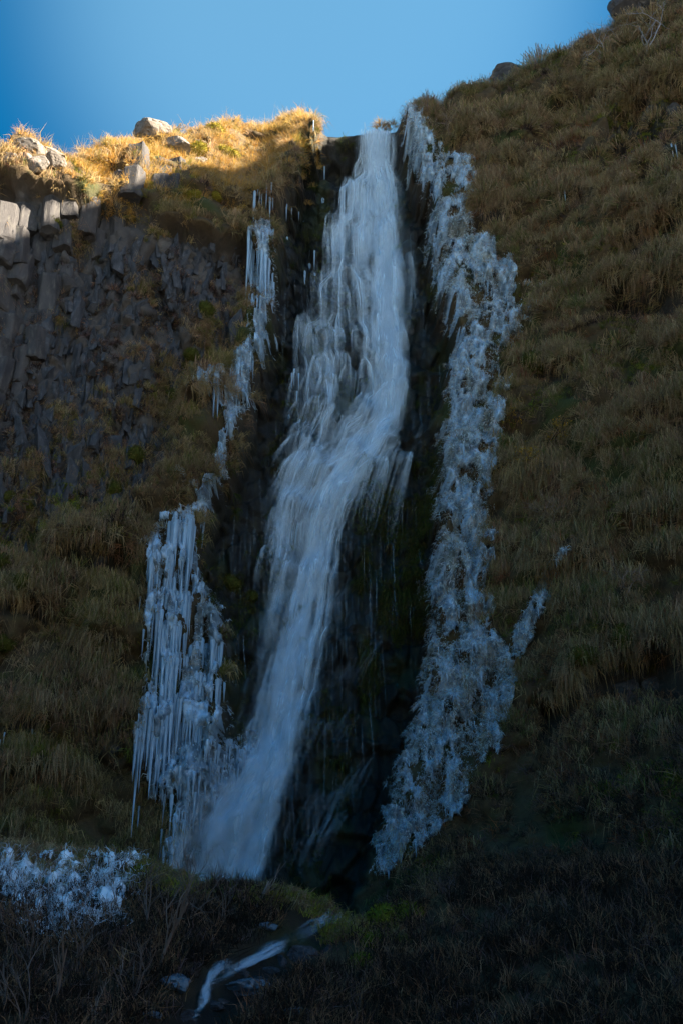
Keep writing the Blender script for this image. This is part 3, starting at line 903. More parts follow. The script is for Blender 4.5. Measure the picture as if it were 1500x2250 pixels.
for k, (bu, bv, bw, bh, kd, lab) in enumerate(boulders):
    P_ = face_point(bu, bv + bh * .1)
    mpx = np.linalg.norm(P_ - CAM) * TAN / 1125
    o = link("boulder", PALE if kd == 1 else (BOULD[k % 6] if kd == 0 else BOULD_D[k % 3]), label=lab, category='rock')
    o.location = (P_[0], P_[1] - bw * mpx * .05, P_[2] + bh * mpx * .02)
    o.scale = (bw * mpx * .64, bw * mpx * .62, bh * mpx * .72)
    o.rotation_euler = (rs.uniform(-.1, .1), rs.uniform(-.15, .15), rs.uniform(-.5, .5))

OUTC = [(1345, 285, 44, 'dark crag under the brow, at the inner end of the dark hollow'), (1385, 275, 50, 'dark crag in the upper middle of the dark hollow'), (1430, 262, 56, 'broad dark crag at the top of the dark hollow'), (1478, 255, 50, 'dark crag at the picture edge above the blue icicles'),
        (1370, 335, 46, 'knobbly dark rock in the heart of the dark hollow'), (1420, 330, 56, 'largest dark rock below the broad crag of the dark hollow'), (1470, 320, 44, 'dark rock just above the blue icicles'), (1395, 395, 50, 'dark rock behind the grey twigs in the hollow'), (1450, 400, 54, 'dark rock under the blue icicles'), (1490, 380, 40, 'dark rock at the very edge beside the blue icicles'),
        (1355, 410, 36, 'small dark rock at the lower inner corner of the hollow'), (1310, 685, 40, 'dark rock at the inner end of the black gap'), (1350, 680, 50, 'dark rock in the black gap, second from its inner end'), (1400, 690, 56, 'broad dark rock in the middle of the black gap'), (1450, 690, 46, 'dark rock in the black gap behind the bare shrub'),
        (1260, 262, 40, 'dark rock under the small grassy brow above the lone icicles'), (1300, 262, 36, 'smaller dark rock next to the one under the small brow'), (1280, 1530, 60, 'black rock in the mossy hollow of the dark lower slope'), (1370, 1520, 66, 'broad black rock in the mossy hollow of the dark lower slope'), (1440, 1510, 56, 'black rock at the outer end of the mossy hollow'),
        (230, 1250, 44, 'dark rock in the shadowed hollow under the olive grass'), (170, 1245, 36, 'smaller dark rock in the shadowed hollow under the olive grass'), (240, 1630, 50, 'dark rock in the hole beside the lower icicle curtain'), (262, 1660, 40, 'lower dark rock in the hole beside the lower icicle curtain')]
for k, (bu, bv, bw, lab) in enumerate(OUTC):
    P_ = face_point(bu, bv)
    mpx = np.linalg.norm(P_ - CAM) * TAN / 1125
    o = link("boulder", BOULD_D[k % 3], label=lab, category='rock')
    o.location = P_ + np.array([0, bw * mpx * .12, 0]); o.scale = (bw * mpx * .55, bw * mpx * .5, bw * mpx * .6); o.rotation_euler = (rs.uniform(-.3, .3), rs.uniform(-.3, .3), rs.uniform(0, 6.28))

# ------------------------------------------------------------------ tussocks and moss cushions, each a thing
def tussock_mesh(seed, n, pal, w, L, W, droop, up, name, mat, dome=.2):
    r = np.random.default_rng(seed)
    th = r.uniform(0, 2 * math.pi, n); ph = np.arccos(r.uniform(-.35, 1, n))
    Nn = np.stack([np.sin(ph) * np.cos(th), np.sin(ph) * np.sin(th), np.cos(ph)], 1)
    c = palette(n, pal, w, .35, r)
    V_, F_, C_ = blades(Nn * dome * r.uniform(.7, 1, (n, 1)), Nn, L * r.uniform(.6, 1.2, n), W, c, 1.0, up, droop, .22, r)
    return new_mesh(name, V_, F_, mat, C_)


def moss_mesh(seed, name, pal, w):
    """a rounded cushion: a lumpy body under a short pile"""
    r = np.random.default_rng(seed)
    bm = bmesh.new(); bmesh.ops.create_icosphere(bm, subdivisions=3, radius=1)
    v = np.array([q.co[:] for q in bm.verts]); f = np.array([[q.index for q in g.verts] for g in bm.faces]); bm.free()
    b = 1 + .22 * (fbm(v[:, 0] * 1.7 + 5 + seed, v[:, 2] * 1.7 + v[:, 1] * .9 + 9, seed, 3) - .5) * 2
    v = v * b[:, None] * np.array([.9, .8, .8])
    n = 900
    k = r.integers(0, len(v), n)
    Nn = v[k] / np.linalg.norm(v[k], axis=1, keepdims=True)
    V_, F_, C_ = blades(v[k] * .97 + r.normal(0, .05, (n, 3)), Nn, .26 * r.uniform(.5, 1.2, n), .075, palette(n, pal, w, .3, r), 1.0, .2, .25, .35, r)
    c0 = np.tile(np.array(pal[0]) * .8, (len(v), 1))
    return new_mesh(name, np.concatenate([v, V_]), [f] + [q + len(v) for q in F_], M_MOSS, np.concatenate([c0, C_]))


TU_O = [tussock_mesh(20 + k, 340, [OLIVE, HAY, BROWN, GREEN], [.4, .3, .2, .1], .72, .016, 1.5, .2, "grass_tussock", M_GRASS, .34) for k in range(5)]
TU_G = [tussock_mesh(30 + k, 190, [GOLD, STRAW, HAY], [.5, .3, .2], .5, .02, .5, .8, "grass_tussock", M_GRASS) for k in range(4)]
TU_H = [tussock_mesh(36 + k, 210, [PURP, BROWN, DARK], [.4, .2, .4], .34, .02, .1, .5, "heather_clump", M_TWIG) for k in range(3)]
MO = [moss_mesh(k, "moss_cushion", [(.085, .092, .016), (.06, .07, .014), (.14, .11, .035)], [.5, .25, .25]) for k in range(4)]
MO_Y = [moss_mesh(7 + k, "moss_cushion", [(.26, .22, .03), (.18, .17, .025), GOLD], [.5, .35, .15]) for k in range(2)]


def put(meshes, name, px, size, label, cat, group, rr, sink=.15, sq=(1, 1, 1)):
    """things standing on the cliff face at the places seen at px; size in the photograph's pixels"""
    P_ = face_point(px[:, 0], px[:, 1])
    for k in range(len(px)):
        mpx = np.linalg.norm(P_[k] - CAM) * TAN / 1125
        s_ = size[k] * mpx
        o = link(name, meshes[rr.integers(len(meshes))], label=label if isinstance(label, str) else label[k], category=cat, group=group)
        o.location = (P_[k, 0], P_[k, 1] + sink * s_ * .3, P_[k, 2])
        o.scale = (s_ * sq[0] * rr.uniform(.85, 1.15), s_ * sq[1], s_ * sq[2] * rr.uniform(.85, 1.15))
        o.rotation_euler = (rr.uniform(-.2, .2), rr.uniform(-.25, .25), rr.uniform(0, 6.28))


LAND = [('the ice shelf', 960, 400), ('the lip of the fall', 880, 270), ('the tall dark crag', 1395, 60), ('the dark overhanging outcrop', 1122, 190), ('the dark hollow', 1400, 330), ('the black gap in the slope', 1380, 690), ('the upper frozen band', 1100, 650),
        ('the yellow leaved birches', 1165, 990), ('the middle of the frozen band', 1085, 850), ('the rusty leaved birch', 1290, 1160), ('the bare shrub by the picture edge', 1420, 1200), ('the lone icicles midway up', 1238, 485),
        ('the big icicle curtain', 350, 1350), ('the lower icicle curtain', 330, 1690), ('the hay on the bank', 80, 1800), ('the bright moss pair', 175, 1375), ('the small icicles in the gap', 92, 1630), ('the lone moss dome', 301, 1006), ('the round moss cushion', 378, 862),
        ('the grass capped knob', 85, 352), ('the pointed skyline rock', 346, 322), ('the square sunlit boulder', 400, 362), ('the yellow moss mounds', 495, 350), ('the narrow ice strip', 575, 620), ('the tallest basalt columns', 30, 520), ('the short basalt columns', 350, 430)]
ORD = ['nearest', 'second nearest', 'third nearest', 'fourth nearest', 'fifth nearest', 'sixth nearest', 'seventh nearest', 'eighth nearest', 'ninth nearest', 'tenth nearest']


def landmark_labels(px, what):
    """a label for each of many alike things: which landmark it grows by, on which side of it, and how near"""
    out = [None] * len(px); bins = {}
    for k, (u, v) in enumerate(px):
        nm, lu, lv = min(LAND, key=lambda q: (q[1] - u) ** 2 + (q[2] - v) ** 2)
        du, dv = u - lu, v - lv
        rel = ('below' if dv > 0 else 'above') if abs(dv) > abs(du) else 'beside'
        side = '' if rel != 'beside' else (' on its inner side' if (du > 0) == (lu < 750) else ' on its outer side')
        bins.setdefault((nm, rel, side), []).append((du * du + dv * dv, k))
    for (nm, rel, side), q in bins.items():
        for i, (_, k) in enumerate(sorted(q)):
            out[k] = f"{what} {rel} {nm}{side}, {ORD[i] if i < 10 else str(i + 1) + 'th nearest'}".replace('second nearest', 'second').replace('third nearest', 'third').replace('fourth nearest', 'fourth').replace('fifth nearest', 'fifth').replace('the bare shrub by the picture edge', 'the dark edge shrub').replace('the dark overhanging outcrop', 'the dark outcrop').replace('the small icicles in the gap', 'the small gap icicles').replace('the yellow leaved birches', 'the yellow birches')
    return out


def spread_px(n, test, rr, dmin, box=(0, 1500, 200, 2000)):
    out = []
    for _ in range(n * 60):
        p = (rr.uniform(box[0], box[1]), rr.uniform(box[2], box[3]))
        if test(*p) and all((p[0] - q[0]) ** 2 + (p[1] - q[1]) ** 2 > dmin ** 2 for q in out):
            out.append(p)
            if len(out) == n:
                break
    return np.array(out)


def sky_v(u): return np.interp(u, SKY[:, 0], SKY[:, 1])


r1 = np.random.default_rng(21)
px = spread_px(130, lambda u, v: v > sky_v(u) + 25 and u > np.interp(v, *IR_R) + 25 and v < 1250 and u > 900, r1, 36, (880, 1500, 100, 1300))
put(TU_O, "grass_tussock", px, r1.uniform(34, 78, len(px)), landmark_labels(px, 'olive tussock hanging'), 'grass tussock', 'tussocks on the shaded slope', r1)
px = spread_px(26, lambda u, v: 1335 < u and 255 < v < 470 or (1300 < u < 1480 and 655 < v < 730), r1, 30, (1290, 1500, 250, 740))
put(TU_H, "heather_clump", px, r1.uniform(34, 56, len(px)), landmark_labels(px, 'dark heather clump'), 'heather', 'heather in the dark hollows', r1)
px = spread_px(60, lambda u, v: v > 1000 and u < np.interp(v, *IL_L) - 20 and v < 1800, r1, 40, (0, 470, 1000, 1850))
put(TU_O, "grass_tussock", px, r1.uniform(30, 56, len(px)), landmark_labels(px, 'brown tussock growing'), 'grass tussock', 'tussocks below the basalt', r1)
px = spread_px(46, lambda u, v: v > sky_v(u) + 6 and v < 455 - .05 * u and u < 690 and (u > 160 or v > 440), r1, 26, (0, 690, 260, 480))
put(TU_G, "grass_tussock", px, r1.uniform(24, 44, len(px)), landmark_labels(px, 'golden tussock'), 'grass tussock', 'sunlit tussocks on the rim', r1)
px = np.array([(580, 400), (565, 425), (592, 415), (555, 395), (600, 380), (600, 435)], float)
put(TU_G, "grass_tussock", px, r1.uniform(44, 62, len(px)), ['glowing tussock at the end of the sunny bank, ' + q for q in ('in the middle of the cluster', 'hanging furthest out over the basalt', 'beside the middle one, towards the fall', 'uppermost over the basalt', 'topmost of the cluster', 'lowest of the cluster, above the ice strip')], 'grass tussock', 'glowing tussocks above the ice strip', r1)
px = spread_px(70, lambda u, v: u < np.interp(v, *BA_R) and v > 560 + .1 * u, r1, 38, (0, 560, 560, 1300))
put(TU_H, "heather_clump", px, r1.uniform(26, 44, len(px)), landmark_labels(px, 'purple heather clump'), 'heather', 'heather clumps on the basalt', r1)
TU_F = [tussock_mesh(45 + k, 210, [FROST, HAY, STRAW], [.5, .3, .2], .62, .018, 1.2, .3, "frosted_tussock", M_GRASS) for k in range(3)]
for mu, mv, ms, lab in [(335, 1222, 50, 'frosted grass hump over the outer end of the big icicle curtain'), (372, 1190, 48, 'frosted grass hump right above the big icicle curtain'), (412, 1168, 40, 'frosted tussock between the big curtain and the narrow ice strip'), (446, 1142, 34, 'frosted tussock at the lowest end of the narrow ice strip'),
                        (450, 895, 44, 'pale frosted grass overhang beside the narrow ice strip, outermost'), (480, 872, 44, 'pale frosted grass overhang in the bend of the narrow ice strip'), (520, 845, 34, 'frosted tussock at the upper bend of the narrow ice strip'), (405, 1080, 40, 'frosted grass hanging halfway between overhang and big curtain'), (430, 1100, 36, 'frosted tussock against the black wall above the big curtain'),
                        (1150, 640, 44, 'frosted grass at the upper outer edge of the frozen band'), (1185, 655, 36, 'outermost frosted tussock beside the frozen band'), (1170, 700, 44, 'frosted tussock hanging below the outermost one'), (1140, 735, 38, 'frosted tussock tucked against the frozen band'), (1120, 780, 34, 'lowest frosted tussock on the outer edge of the frozen band')]:
    put(TU_F, "frosted_tussock", np.array([(mu, mv)], float), [ms], lab, 'grass tussock', None, r1)
moss_spots = [(378, 862, 24, 'round moss cushion on the basalt, next above the pale hanging grass'), (301, 1006, 25, 'dome of moss standing alone over the dark foot of the basalt'), (452, 690, 26, 'large moss cushion near the upper end of the narrow ice strip'),
              (422, 782, 20, 'moss cushion midway down the basalt beside the grass strip'), (405, 800, 14, 'small moss cushion touching a larger one midway down the basalt'), (362, 838, 14, 'tiny bright moss cushion just above a round one on the basalt'),
              (250, 1075, 22, 'bright moss cushion low on the basalt above the olive grass'), (70, 1100, 20, 'moss cushion low on the basalt close to the picture edge'), (30, 1105, 18, 'outermost moss cushion low on the basalt at the picture edge'),
              (28, 1255, 22, 'moss cushion at the picture edge under the basalt'), (75, 1310, 24, 'moss cushion in the brown grass under the basalt edge'), (165, 1365, 26, 'bright green moss cushion above the dark hollow in the brown grass'),
              (185, 1385, 20, 'second green moss cushion touching the bright one over the dark hollow'), (232, 1435, 22, 'upright moss cushion hanging in the brown grass beside the big icicle curtain'), (175, 1560, 24, 'moss cushion in the lower brown grass'),
              (240, 1545, 22, 'moss cushion close to the lower end of the big icicle curtain'), (20, 1420, 30, 'wide green moss patch at the picture edge in the lower grass'), (120, 510, 22, 'moss strip growing between two basalt columns'), (118, 535, 24, 'lower moss lump growing between two basalt columns'),
              (500, 1255, 26, 'bright green moss cushion on the wet wall just below the fringe of ice'), (1350, 320, 16, 'bright moss cushion under the brow of the dark hollow'), (1300, 395, 16, 'small moss cushion hanging near the shaded ridge hollow'),
              (1110, 1015, 24, 'green moss patch touching the edge of the frozen band'), (1160, 840, 30, 'olive moss patch above the yellow leaved shrub'), (1325, 300, 20, 'grey green moss brow above the dark hollow'), (1345, 1430, 34, 'wide moss patch in the dark lower slope'), (1250, 1480, 34, 'moss patch fading into the darkest part of the lower slope'),
              (545, 1280, 18, 'small moss cushion on the wet wall closest to the falling water')]
for mu, mv, ms, lab in moss_spots:
    put(MO, "moss_cushion", np.array([(mu, mv)], float), [ms * .9], lab, 'moss', None, r1)
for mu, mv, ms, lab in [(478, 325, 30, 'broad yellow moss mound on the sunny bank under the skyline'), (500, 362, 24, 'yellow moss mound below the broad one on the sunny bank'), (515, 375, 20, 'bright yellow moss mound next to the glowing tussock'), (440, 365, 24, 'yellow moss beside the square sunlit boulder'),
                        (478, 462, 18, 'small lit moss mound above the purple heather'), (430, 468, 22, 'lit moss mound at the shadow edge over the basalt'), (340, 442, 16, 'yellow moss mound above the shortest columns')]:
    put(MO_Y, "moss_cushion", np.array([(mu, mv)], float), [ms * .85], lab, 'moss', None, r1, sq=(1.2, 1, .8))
for mu, mv, ms, lab in [(836, 276, 44, 'sunlit golden tussock right over the lip of the fall'), (862, 270, 34, 'smaller sunlit tussock behind the one over the lip'), (935, 240, 40, 'sunlit tussock on the shaded ridge, next above the lip'), (1010, 212, 30, 'small lit tussock on the shaded ridge before the outcrop'), (1130, 172, 40, 'golden grass cap on top of the dark overhanging outcrop')]:
    put(TU_G, "grass_tussock", np.array([(mu, mv)], float), [ms], lab, 'grass tussock', None, r1)
px = np.array([(440, 425), (470, 440), (455, 455), (490, 470), (510, 430)], float)
put(TU_H, "heather_clump", px, [44, 48, 44, 40, 40], ['red brown heather at the shadow edge, ' + q for q in ('topmost towards the columns', 'second down the slope', 'lowest towards the columns', 'lowest of the patch', 'topmost towards the glowing tussocks')], 'heather', 'heather at the shadow edge', r1)

# ------------------------------------------------------------------ the waterfall: threads of water that run down the rock, part round the knobs and leap off the ledges
STREAMS = {
    'main': ([284, 320, 350, 420, 480, 560, 650, 700, 760, 800, 850, 900, 940, 980, 1050, 1120, 1200, 1300, 1400, 1500, 1600, 1700, 1800, 1880, 1960],
             [832, 832, 828, 822, 826, 834, 840, 844, 850, 852, 842, 820, 794, 764, 718, 688, 674, 654, 634, 612, 588, 556, 512, 486, 470],
             [44, 52, 58, 74, 78, 74, 70, 62, 54, 52, 58, 74, 84, 92, 84, 76, 76, 82, 84, 82, 86, 92, 98, 98, 98]),
    'core': ([284, 350, 420, 520, 620, 700, 760, 850, 920, 980, 1040, 1120, 1200, 1300, 1420, 1560, 1660, 1760, 1900, 1960],
             [842, 848, 852, 852, 852, 856, 862, 856, 826, 786, 738, 706, 690, 668, 640, 612, 600, 560, 528, 520],
             [26, 32, 30, 30, 34, 36, 34, 36, 44, 44, 36, 30, 36, 42, 46, 46, 44, 50, 44, 40]),
    'left': ([345, 400, 480, 560, 620, 700, 780, 860, 920, 980, 1040, 1090, 1150, 1220],
             [776, 752, 742, 730, 720, 706, 716, 714, 700, 678, 646, 622, 612, 606],
             [22, 20, 18, 30, 44, 58, 64, 62, 56, 48, 38, 28, 24, 24]),
    'foot': ([1600, 1680, 1750, 1820, 1900, 1960], [600, 556, 506, 468, 440, 428], [50, 74, 96, 92, 80, 76]),
    'wisp_a': ([1180, 1240, 1300, 1380], [760, 764, 766, 768], [4, 4, 4, 5]),
    'wisp_b': ([1190, 1260, 1340], [740, 736, 732], [3, 3, 3]),
    'wisp_c': ([1370, 1410, 1450, 1500, 1560], [846, 800, 770, 746, 724], [8, 9, 8, 7, 6]),
    'wisp_d': ([1530, 1570, 1620, 1680], [770, 720, 690, 670], [22, 16, 14, 20]),
    'wisp_e': ([1640, 1680, 1740, 1800, 1860], [800, 740, 700, 672, 650], [24, 22, 18, 20, 26]),
    'wisp_f': ([470, 480, 500, 530], [930, 912, 895, 884], [14, 12, 10, 12]),
    'wisp_g': ([925, 950, 985, 1020], [920, 892, 866, 840], [20, 20, 22, 20]),
    'wisp_h': ([1080, 1130, 1180, 1260], [850, 842, 830, 826], [5, 5, 5, 6]),
    'right': ([480, 540, 620, 700], [905, 906, 904, 900], [10, 16, 16, 12]),
}
r2 = np.random.default_rng(77)
OBST = [(a, b, c) for a, b, c in BUMPS]
for _ in range(80):
    v = r2.uniform(330, 1900)
    nm = 'main' if r2.random() < .7 else 'left'
    S = STREAMS[nm]
    if v > S[0][-1]: continue
    OBST.append((np.interp(v, S[0], S[1]) + r2.uniform(-1, 1) * np.interp(v, S[0], S[2]) * 1.1, v, r2.uniform(5, 11)))
OBST = np.array(OBST)


def ledge_step(v, t, k):
    """the water falls straight and shifts sideways only where it runs over a ledge; returns the place along the stream and how far it has dropped since the ledge"""
    H = np.where(v < 700, 105.0, 74.0)
    q = (v + 60 * vnoise(t * 3.1 + k * 5.7, t * 0 + k, 7) + 30 * vnoise(t * 8.0 + k, t * 0 + 3, 5)) / H
    f = q - np.floor(q)
    amt = .22 + .7 * smooth(960, 830, v)
    shift = (smooth(.78, 1.0, f) - f) * H * amt
    return v + shift, f


def flow(names, counts, seg, step, length, seed, tl, part=.7):
    """paths (n, seg, 2) along the face; tl: spread across the stream"""
    r = np.random.default_rng(seed)
    out, al = [], []
    dim = {'core': 1.9, 'main': .85, 'left': .75, 'right': .5, 'foot': 1.0, 'wisp_a': .5, 'wisp_b': .4, 'wisp_c': .3, 'wisp_d': .35, 'wisp_e': .3, 'wisp_f': .35, 'wisp_g': .4, 'wisp_h': .4}
    for nm, n in zip(names, counts):
        S = [np.array(q, float) for q in STREAMS[nm]]
        lo, hi = S[0][0], S[0][-1]
        v0 = np.where(r.random(n) < .22, lo + r.uniform(0, 14, n), r.uniform(lo, hi - 60, n))
        t = r.normal(0, tl, n); t = np.where(np.abs(t) > 1.15, r.uniform(-1, 1, n), t)
        ln = np.minimum(r.uniform(*length, n), hi - v0 + 10)
        obey = r.random(n) < part; soft = r.uniform(.3, .8, n)
        u = np.interp(v0, S[0], S[1]) + t * np.interp(v0, S[0], S[2])
        vu = np.zeros(n)
        st = ln / (seg - 1)
        path = np.zeros((n, seg, 2)); foam = np.zeros((n, seg)); v = v0.copy()
        v_ = ledge_step(v, t, len(nm))[0]; u = np.interp(v_, S[0], S[1]) + t * np.interp(v_, S[0], S[2]); off = np.zeros(n)
        for k in range(seg):
            path[:, k, 0] = u; path[:, k, 1] = v; foam[:, k] = ledge_step(v, t, len(nm))[1]
            sub = 3
            for _ in range(sub):
                v = v + st / sub
                vs, fl = ledge_step(v, t, len(nm))
                base = np.interp(vs, S[0], S[1]) + t * np.interp(vs, S[0], S[2]) * (1 + .12 * (vnoise(t * 3 + 7, v / 60.0, 3) - .5)) + 7 * (vnoise(t * 5 + 50, v / 45.0, 4) - .5)
                off = off * np.exp(-st / sub / 85.0)
                u = base + off
                for (ou, ov, orr) in OBST[(OBST[:, 1] > v.min() - 90) & (OBST[:, 1] < v.max() + 90)]:
                    dy = (v - ov) / (orr * .8); inside_ = (np.abs(dy) < 1)
                    hw = orr * np.sqrt(np.clip(1 - dy * dy, 0, 1))
                    du = u - ou
                    hitm = inside_ & (np.abs(du) < hw) & obey
                    nu = ou + np.where(du >= 0, 1, -1) * (hw * soft + np.abs(du) * (1 - soft))
                    off = np.where(hitm, off + (nu - u), off); u = np.where(hitm, nu, u)
        out.append(path)
        e = np.linspace(0, 1, seg)
        fade = smooth(0, .18, e)[None, :] ** .7 * smooth(1, .55, e)[None, :]
        fade = np.where((v0 < lo + 16)[:, None], smooth(1, .55, e)[None, :], fade)
        edge = np.exp(-(np.abs(t) / .95) ** 4)[:, None]
        clump = .12 + 1.7 * vnoise(t[:, None] * 5.5 + len(nm) * 3.1, path[:, :, 1] / 210.0, 6) ** 2.0
        al.append(fade * edge * clump * dim.get(nm, 1) * (.5 + .75 * np.where(foam > .8, 1, (1 - foam / .8) ** 1.2)))
    return np.concatenate(out), np.concatenate(al)


def ribbons(paths, al, width, off, leap, seed):
    r = np.random.default_rng(seed)
    n, seg, _ = paths.shape
    Pb = hit(paths[..., 0].ravel(), paths[..., 1].ravel()).reshape(n, seg, 3)
    # the water keeps clear of the rock: it leaves a ledge and falls past it before it meets the rock again
    y = face(Pb[..., 0], Pb[..., 2])
    yy = y.copy()
    for k in range(1, seg):
        dz = np.abs(Pb[:, k, 2] - Pb[:, k - 1, 2])
        yy[:, k] = np.minimum(y[:, k], yy[:, k - 1] + dz * leap)
    sm = yy.copy()
    for _ in range(2):
        sm[:, 1:-1] = (sm[:, :-2] + 2 * sm[:, 1:-1] + sm[:, 2:]) / 4
    yy = np.minimum(sm, yy + .02) - off - r.uniform(0, .12, (n, 1))
    C_ = np.stack([Pb[..., 0], yy, Pb[..., 2]], -1)
    T = np.gradient(C_, axis=1); T /= np.linalg.norm(T, axis=-1, keepdims=True) + 1e-6
    tw = r.uniform(-.7, .7, n)
    side = np.cross(T, np.stack([np.sin(tw), -np.cos(tw), 0 * tw], -1)[:, None, :]); side /= np.linalg.norm(side, axis=-1, keepdims=True) + 1e-6
    W = (width[0] + (width[1] - width[0]) * r.random(n) ** 2)[:, None, None] * np.linspace(.6, 1.25, seg)[None, :, None]
    V_ = np.stack([C_ - side * W / 2, C_ + side * W / 2], 2).reshape(-1, 3)
    k = (np.arange(n)[:, None] * seg + np.arange(seg - 1)[None, :]).ravel() * 2
    Q = np.stack([k, k + 1, k + 3, k + 2], 1)
    uv = np.zeros((len(V_), 2)); uv[1::2, 0] = 1; uv[:, 1] = np.repeat(np.tile(np.arange(seg), n), 2)
    col = np.zeros((len(V_), 3)); col[:, 0] = np.repeat(al.ravel(), 2)
    return V_, Q, uv, col


def hoods(seed):
    """where the water meets a knob or a ledge it arches over it and drops in a fan"""
    r = np.random.default_rng(seed)
    H = [(a, b, c * 1.15, c * 4.0, .9) for a, b, c in BUMPS if 340 < b < 1100]
    H += [(a, b, c * .9, c * 2.6, .5) for a, b, c in BUMPS if b >= 1100 and a < np.interp(b, STREAMS['main'][0], STREAMS['main'][1]) + .8 * np.interp(b, STREAMS['main'][0], STREAMS['main'][2])]
    for nm, n, lo, hi in (('main', 46, 340, 1900), ('left', 40, 420, 1200), ('core', 24, 340, 1900), ('foot', 12, 1640, 1880)):
        S = STREAMS[nm]
        for _ in range(n):
            v = r.uniform(lo, hi)
            H.append((np.interp(v, S[0], S[1]) + r.uniform(-1, 1) * np.interp(v, S[0], S[2]), v, r.uniform(8, 26), r.uniform(60, 150), r.uniform(.25, .8) * (.8 if v > 1250 else 1)))
    seg = 15
    P_, A_ = [], []
    e = np.linspace(0, 1, seg)
    for (u, v, rad, ln, st) in H:
        n = int(16 + rad * 1.3)
        a = r.uniform(-1.5, 1.5, n)
        # the water below drifts along with the stream
        drift = np.interp(v + ln, STREAMS['main'][0], STREAMS['main'][1]) - np.interp(v, STREAMS['main'][0], STREAMS['main'][1])
        L_ = ln * r.uniform(.5, 1.2, n)
        uu = u + rad * np.sin(a)[:, None] * (.55 + .55 * np.sqrt(e)[None]) + drift * .8 * (e ** 1.6)[None] + r.normal(0, .6, (n, 1))
        vv = v - rad * .55 * np.cos(a)[:, None] + L_[:, None] * (e ** 1.7)[None] - rad * .35 * (np.sin(e * math.pi) * (1 - e))[None] * np.cos(a)[:, None]
        P_.append(np.stack([uu, vv], -1))
        A_.append((smooth(0, .25, e) * (1 - e) ** 1.1)[None] * st * r.uniform(.5, 1.2, (n, 1)) * (.65 + .35 * np.abs(np.sin(a)))[:, None])
    return np.concatenate(P_), np.concatenate(A_)


pa, al = flow(['main', 'core', 'left', 'foot'], [420, 520, 60, 190], 30, 0, (260, 620), 1, .5, .0)
V_, Q, uv, col = ribbons(pa, np.clip(al * .19, 0, .7), (.2, .55), .10, .22, 5)
WF = link("waterfall", new_mesh("waterfall", V_, Q, M_WATER, col, uv, True), kind='structure', label='tall white waterfall pouring down the dark channel from the rim to the bank')
pa, al = flow(['main', 'core', 'left', 'foot', 'right'], [2900, 1500, 1000, 900, 50], 18, 0, (60, 230), 2, .6, .0)
V_, Q, uv, col = ribbons(pa, np.clip(al * .48, 0, .95), (.018, .07), .07, .30, 6)
link("water_strand", new_mesh("water_strand", V_, Q, M_WATER, col, uv, True), WF, kind='stuff')
pa, al = hoods(9)
V_, Q, uv, col = ribbons(pa, np.clip(al * .50, 0, .8), (.03, .11), .20, .30, 7)
link("water_hood", new_mesh("water_hood", V_, Q, M_WATER, col, uv, True), WF, kind='stuff')


def seeps(seed):
    """thin drips all over the wet wall, and faint veils that leave the lower fall and spread over the black rock"""
    r = np.random.default_rng(seed)
    n, seg = 620, 14
    e = np.linspace(0, 1, seg)
    reg = r.choice(3, n, p=[.45, .35, .2])
    v = np.where(reg == 0, r.uniform(1020, 1880, n), np.where(reg == 1, r.uniform(480, 1400, n), r.uniform(500, 1500, n)))
    c, w = np.interp(v, STREAMS['main'][0], STREAMS['main'][1]), np.interp(v, STREAMS['main'][0], STREAMS['main'][2])
    lo = np.where(reg == 0, c + w * .7, np.where(reg == 1, np.interp(v, *CH_L) + 12, c + w)); hi = np.where(reg == 0, c + w + 120, np.where(reg == 1, c - w * .8, np.interp(v, *CH_R) - 15))
    u = lo + (hi - lo) * r.random(n) ** np.where(reg == 0, 1.7, 1.0)
    L = r.gamma(2.5, 30, n) + 20
    uu = u[:, None] + (r.normal(0, .03, (n, 1)) * L[:, None]) * e + 2.5 * (vnoise(u[:, None] * .1, v[:, None] / 50 + e * 2, 4) - .5)
    P1 = np.stack([uu, v[:, None] + L[:, None] * e[None]], -1)
    A1 = (smooth(0, .2, e) * smooth(1, .6, e))[None] * r.uniform(.03, .2, (n, 1))
    # veils
    P2, A2 = [], []
    for (u0, v0, u1, v1, spread, m) in ((850, 1395, 700, 1470, 26, 46), (800, 1530, 660, 1600, 30, 50), (830, 1650, 640, 1770, 40, 60), (780, 1760, 640, 1850, 36, 40), (930, 925, 850, 1010, 18, 46), (760, 1250, 700, 1330, 16, 30)):
        t = r.random(m)
        a = u0 + (u1 - u0) * t; b = v0 + (v1 - v0) * t ** .8 + r.normal(0, 13, m)
        ln = r.uniform(.8, 3.4, m) * spread
        P2.append(np.stack([a[:, None] - e * ln[:, None] * .5, b[:, None] + ln[:, None] * e ** 1.4], -1)); A2.append((smooth(0, .25, e) * (1 - e))[None] * r.uniform(.03, .13, (m, 1)))
    return P1, A1, np.concatenate(P2), np.concatenate(A2)


p1, a1, p2, a2 = seeps(14)
V_, Q, uv, col = ribbons(p1, a1, (.02, .05), .05, .2, 8)
link("water_trickle", new_mesh("water_trickle", V_, Q, M_WATER, col, uv, True), WF, kind='stuff')
V_, Q, uv, col = ribbons(p2, a2, (.05, .2), .08, .2, 9)
link("water_veil", new_mesh("water_veil", V_, Q, M_WATER, col, uv, True), WF, kind='stuff')

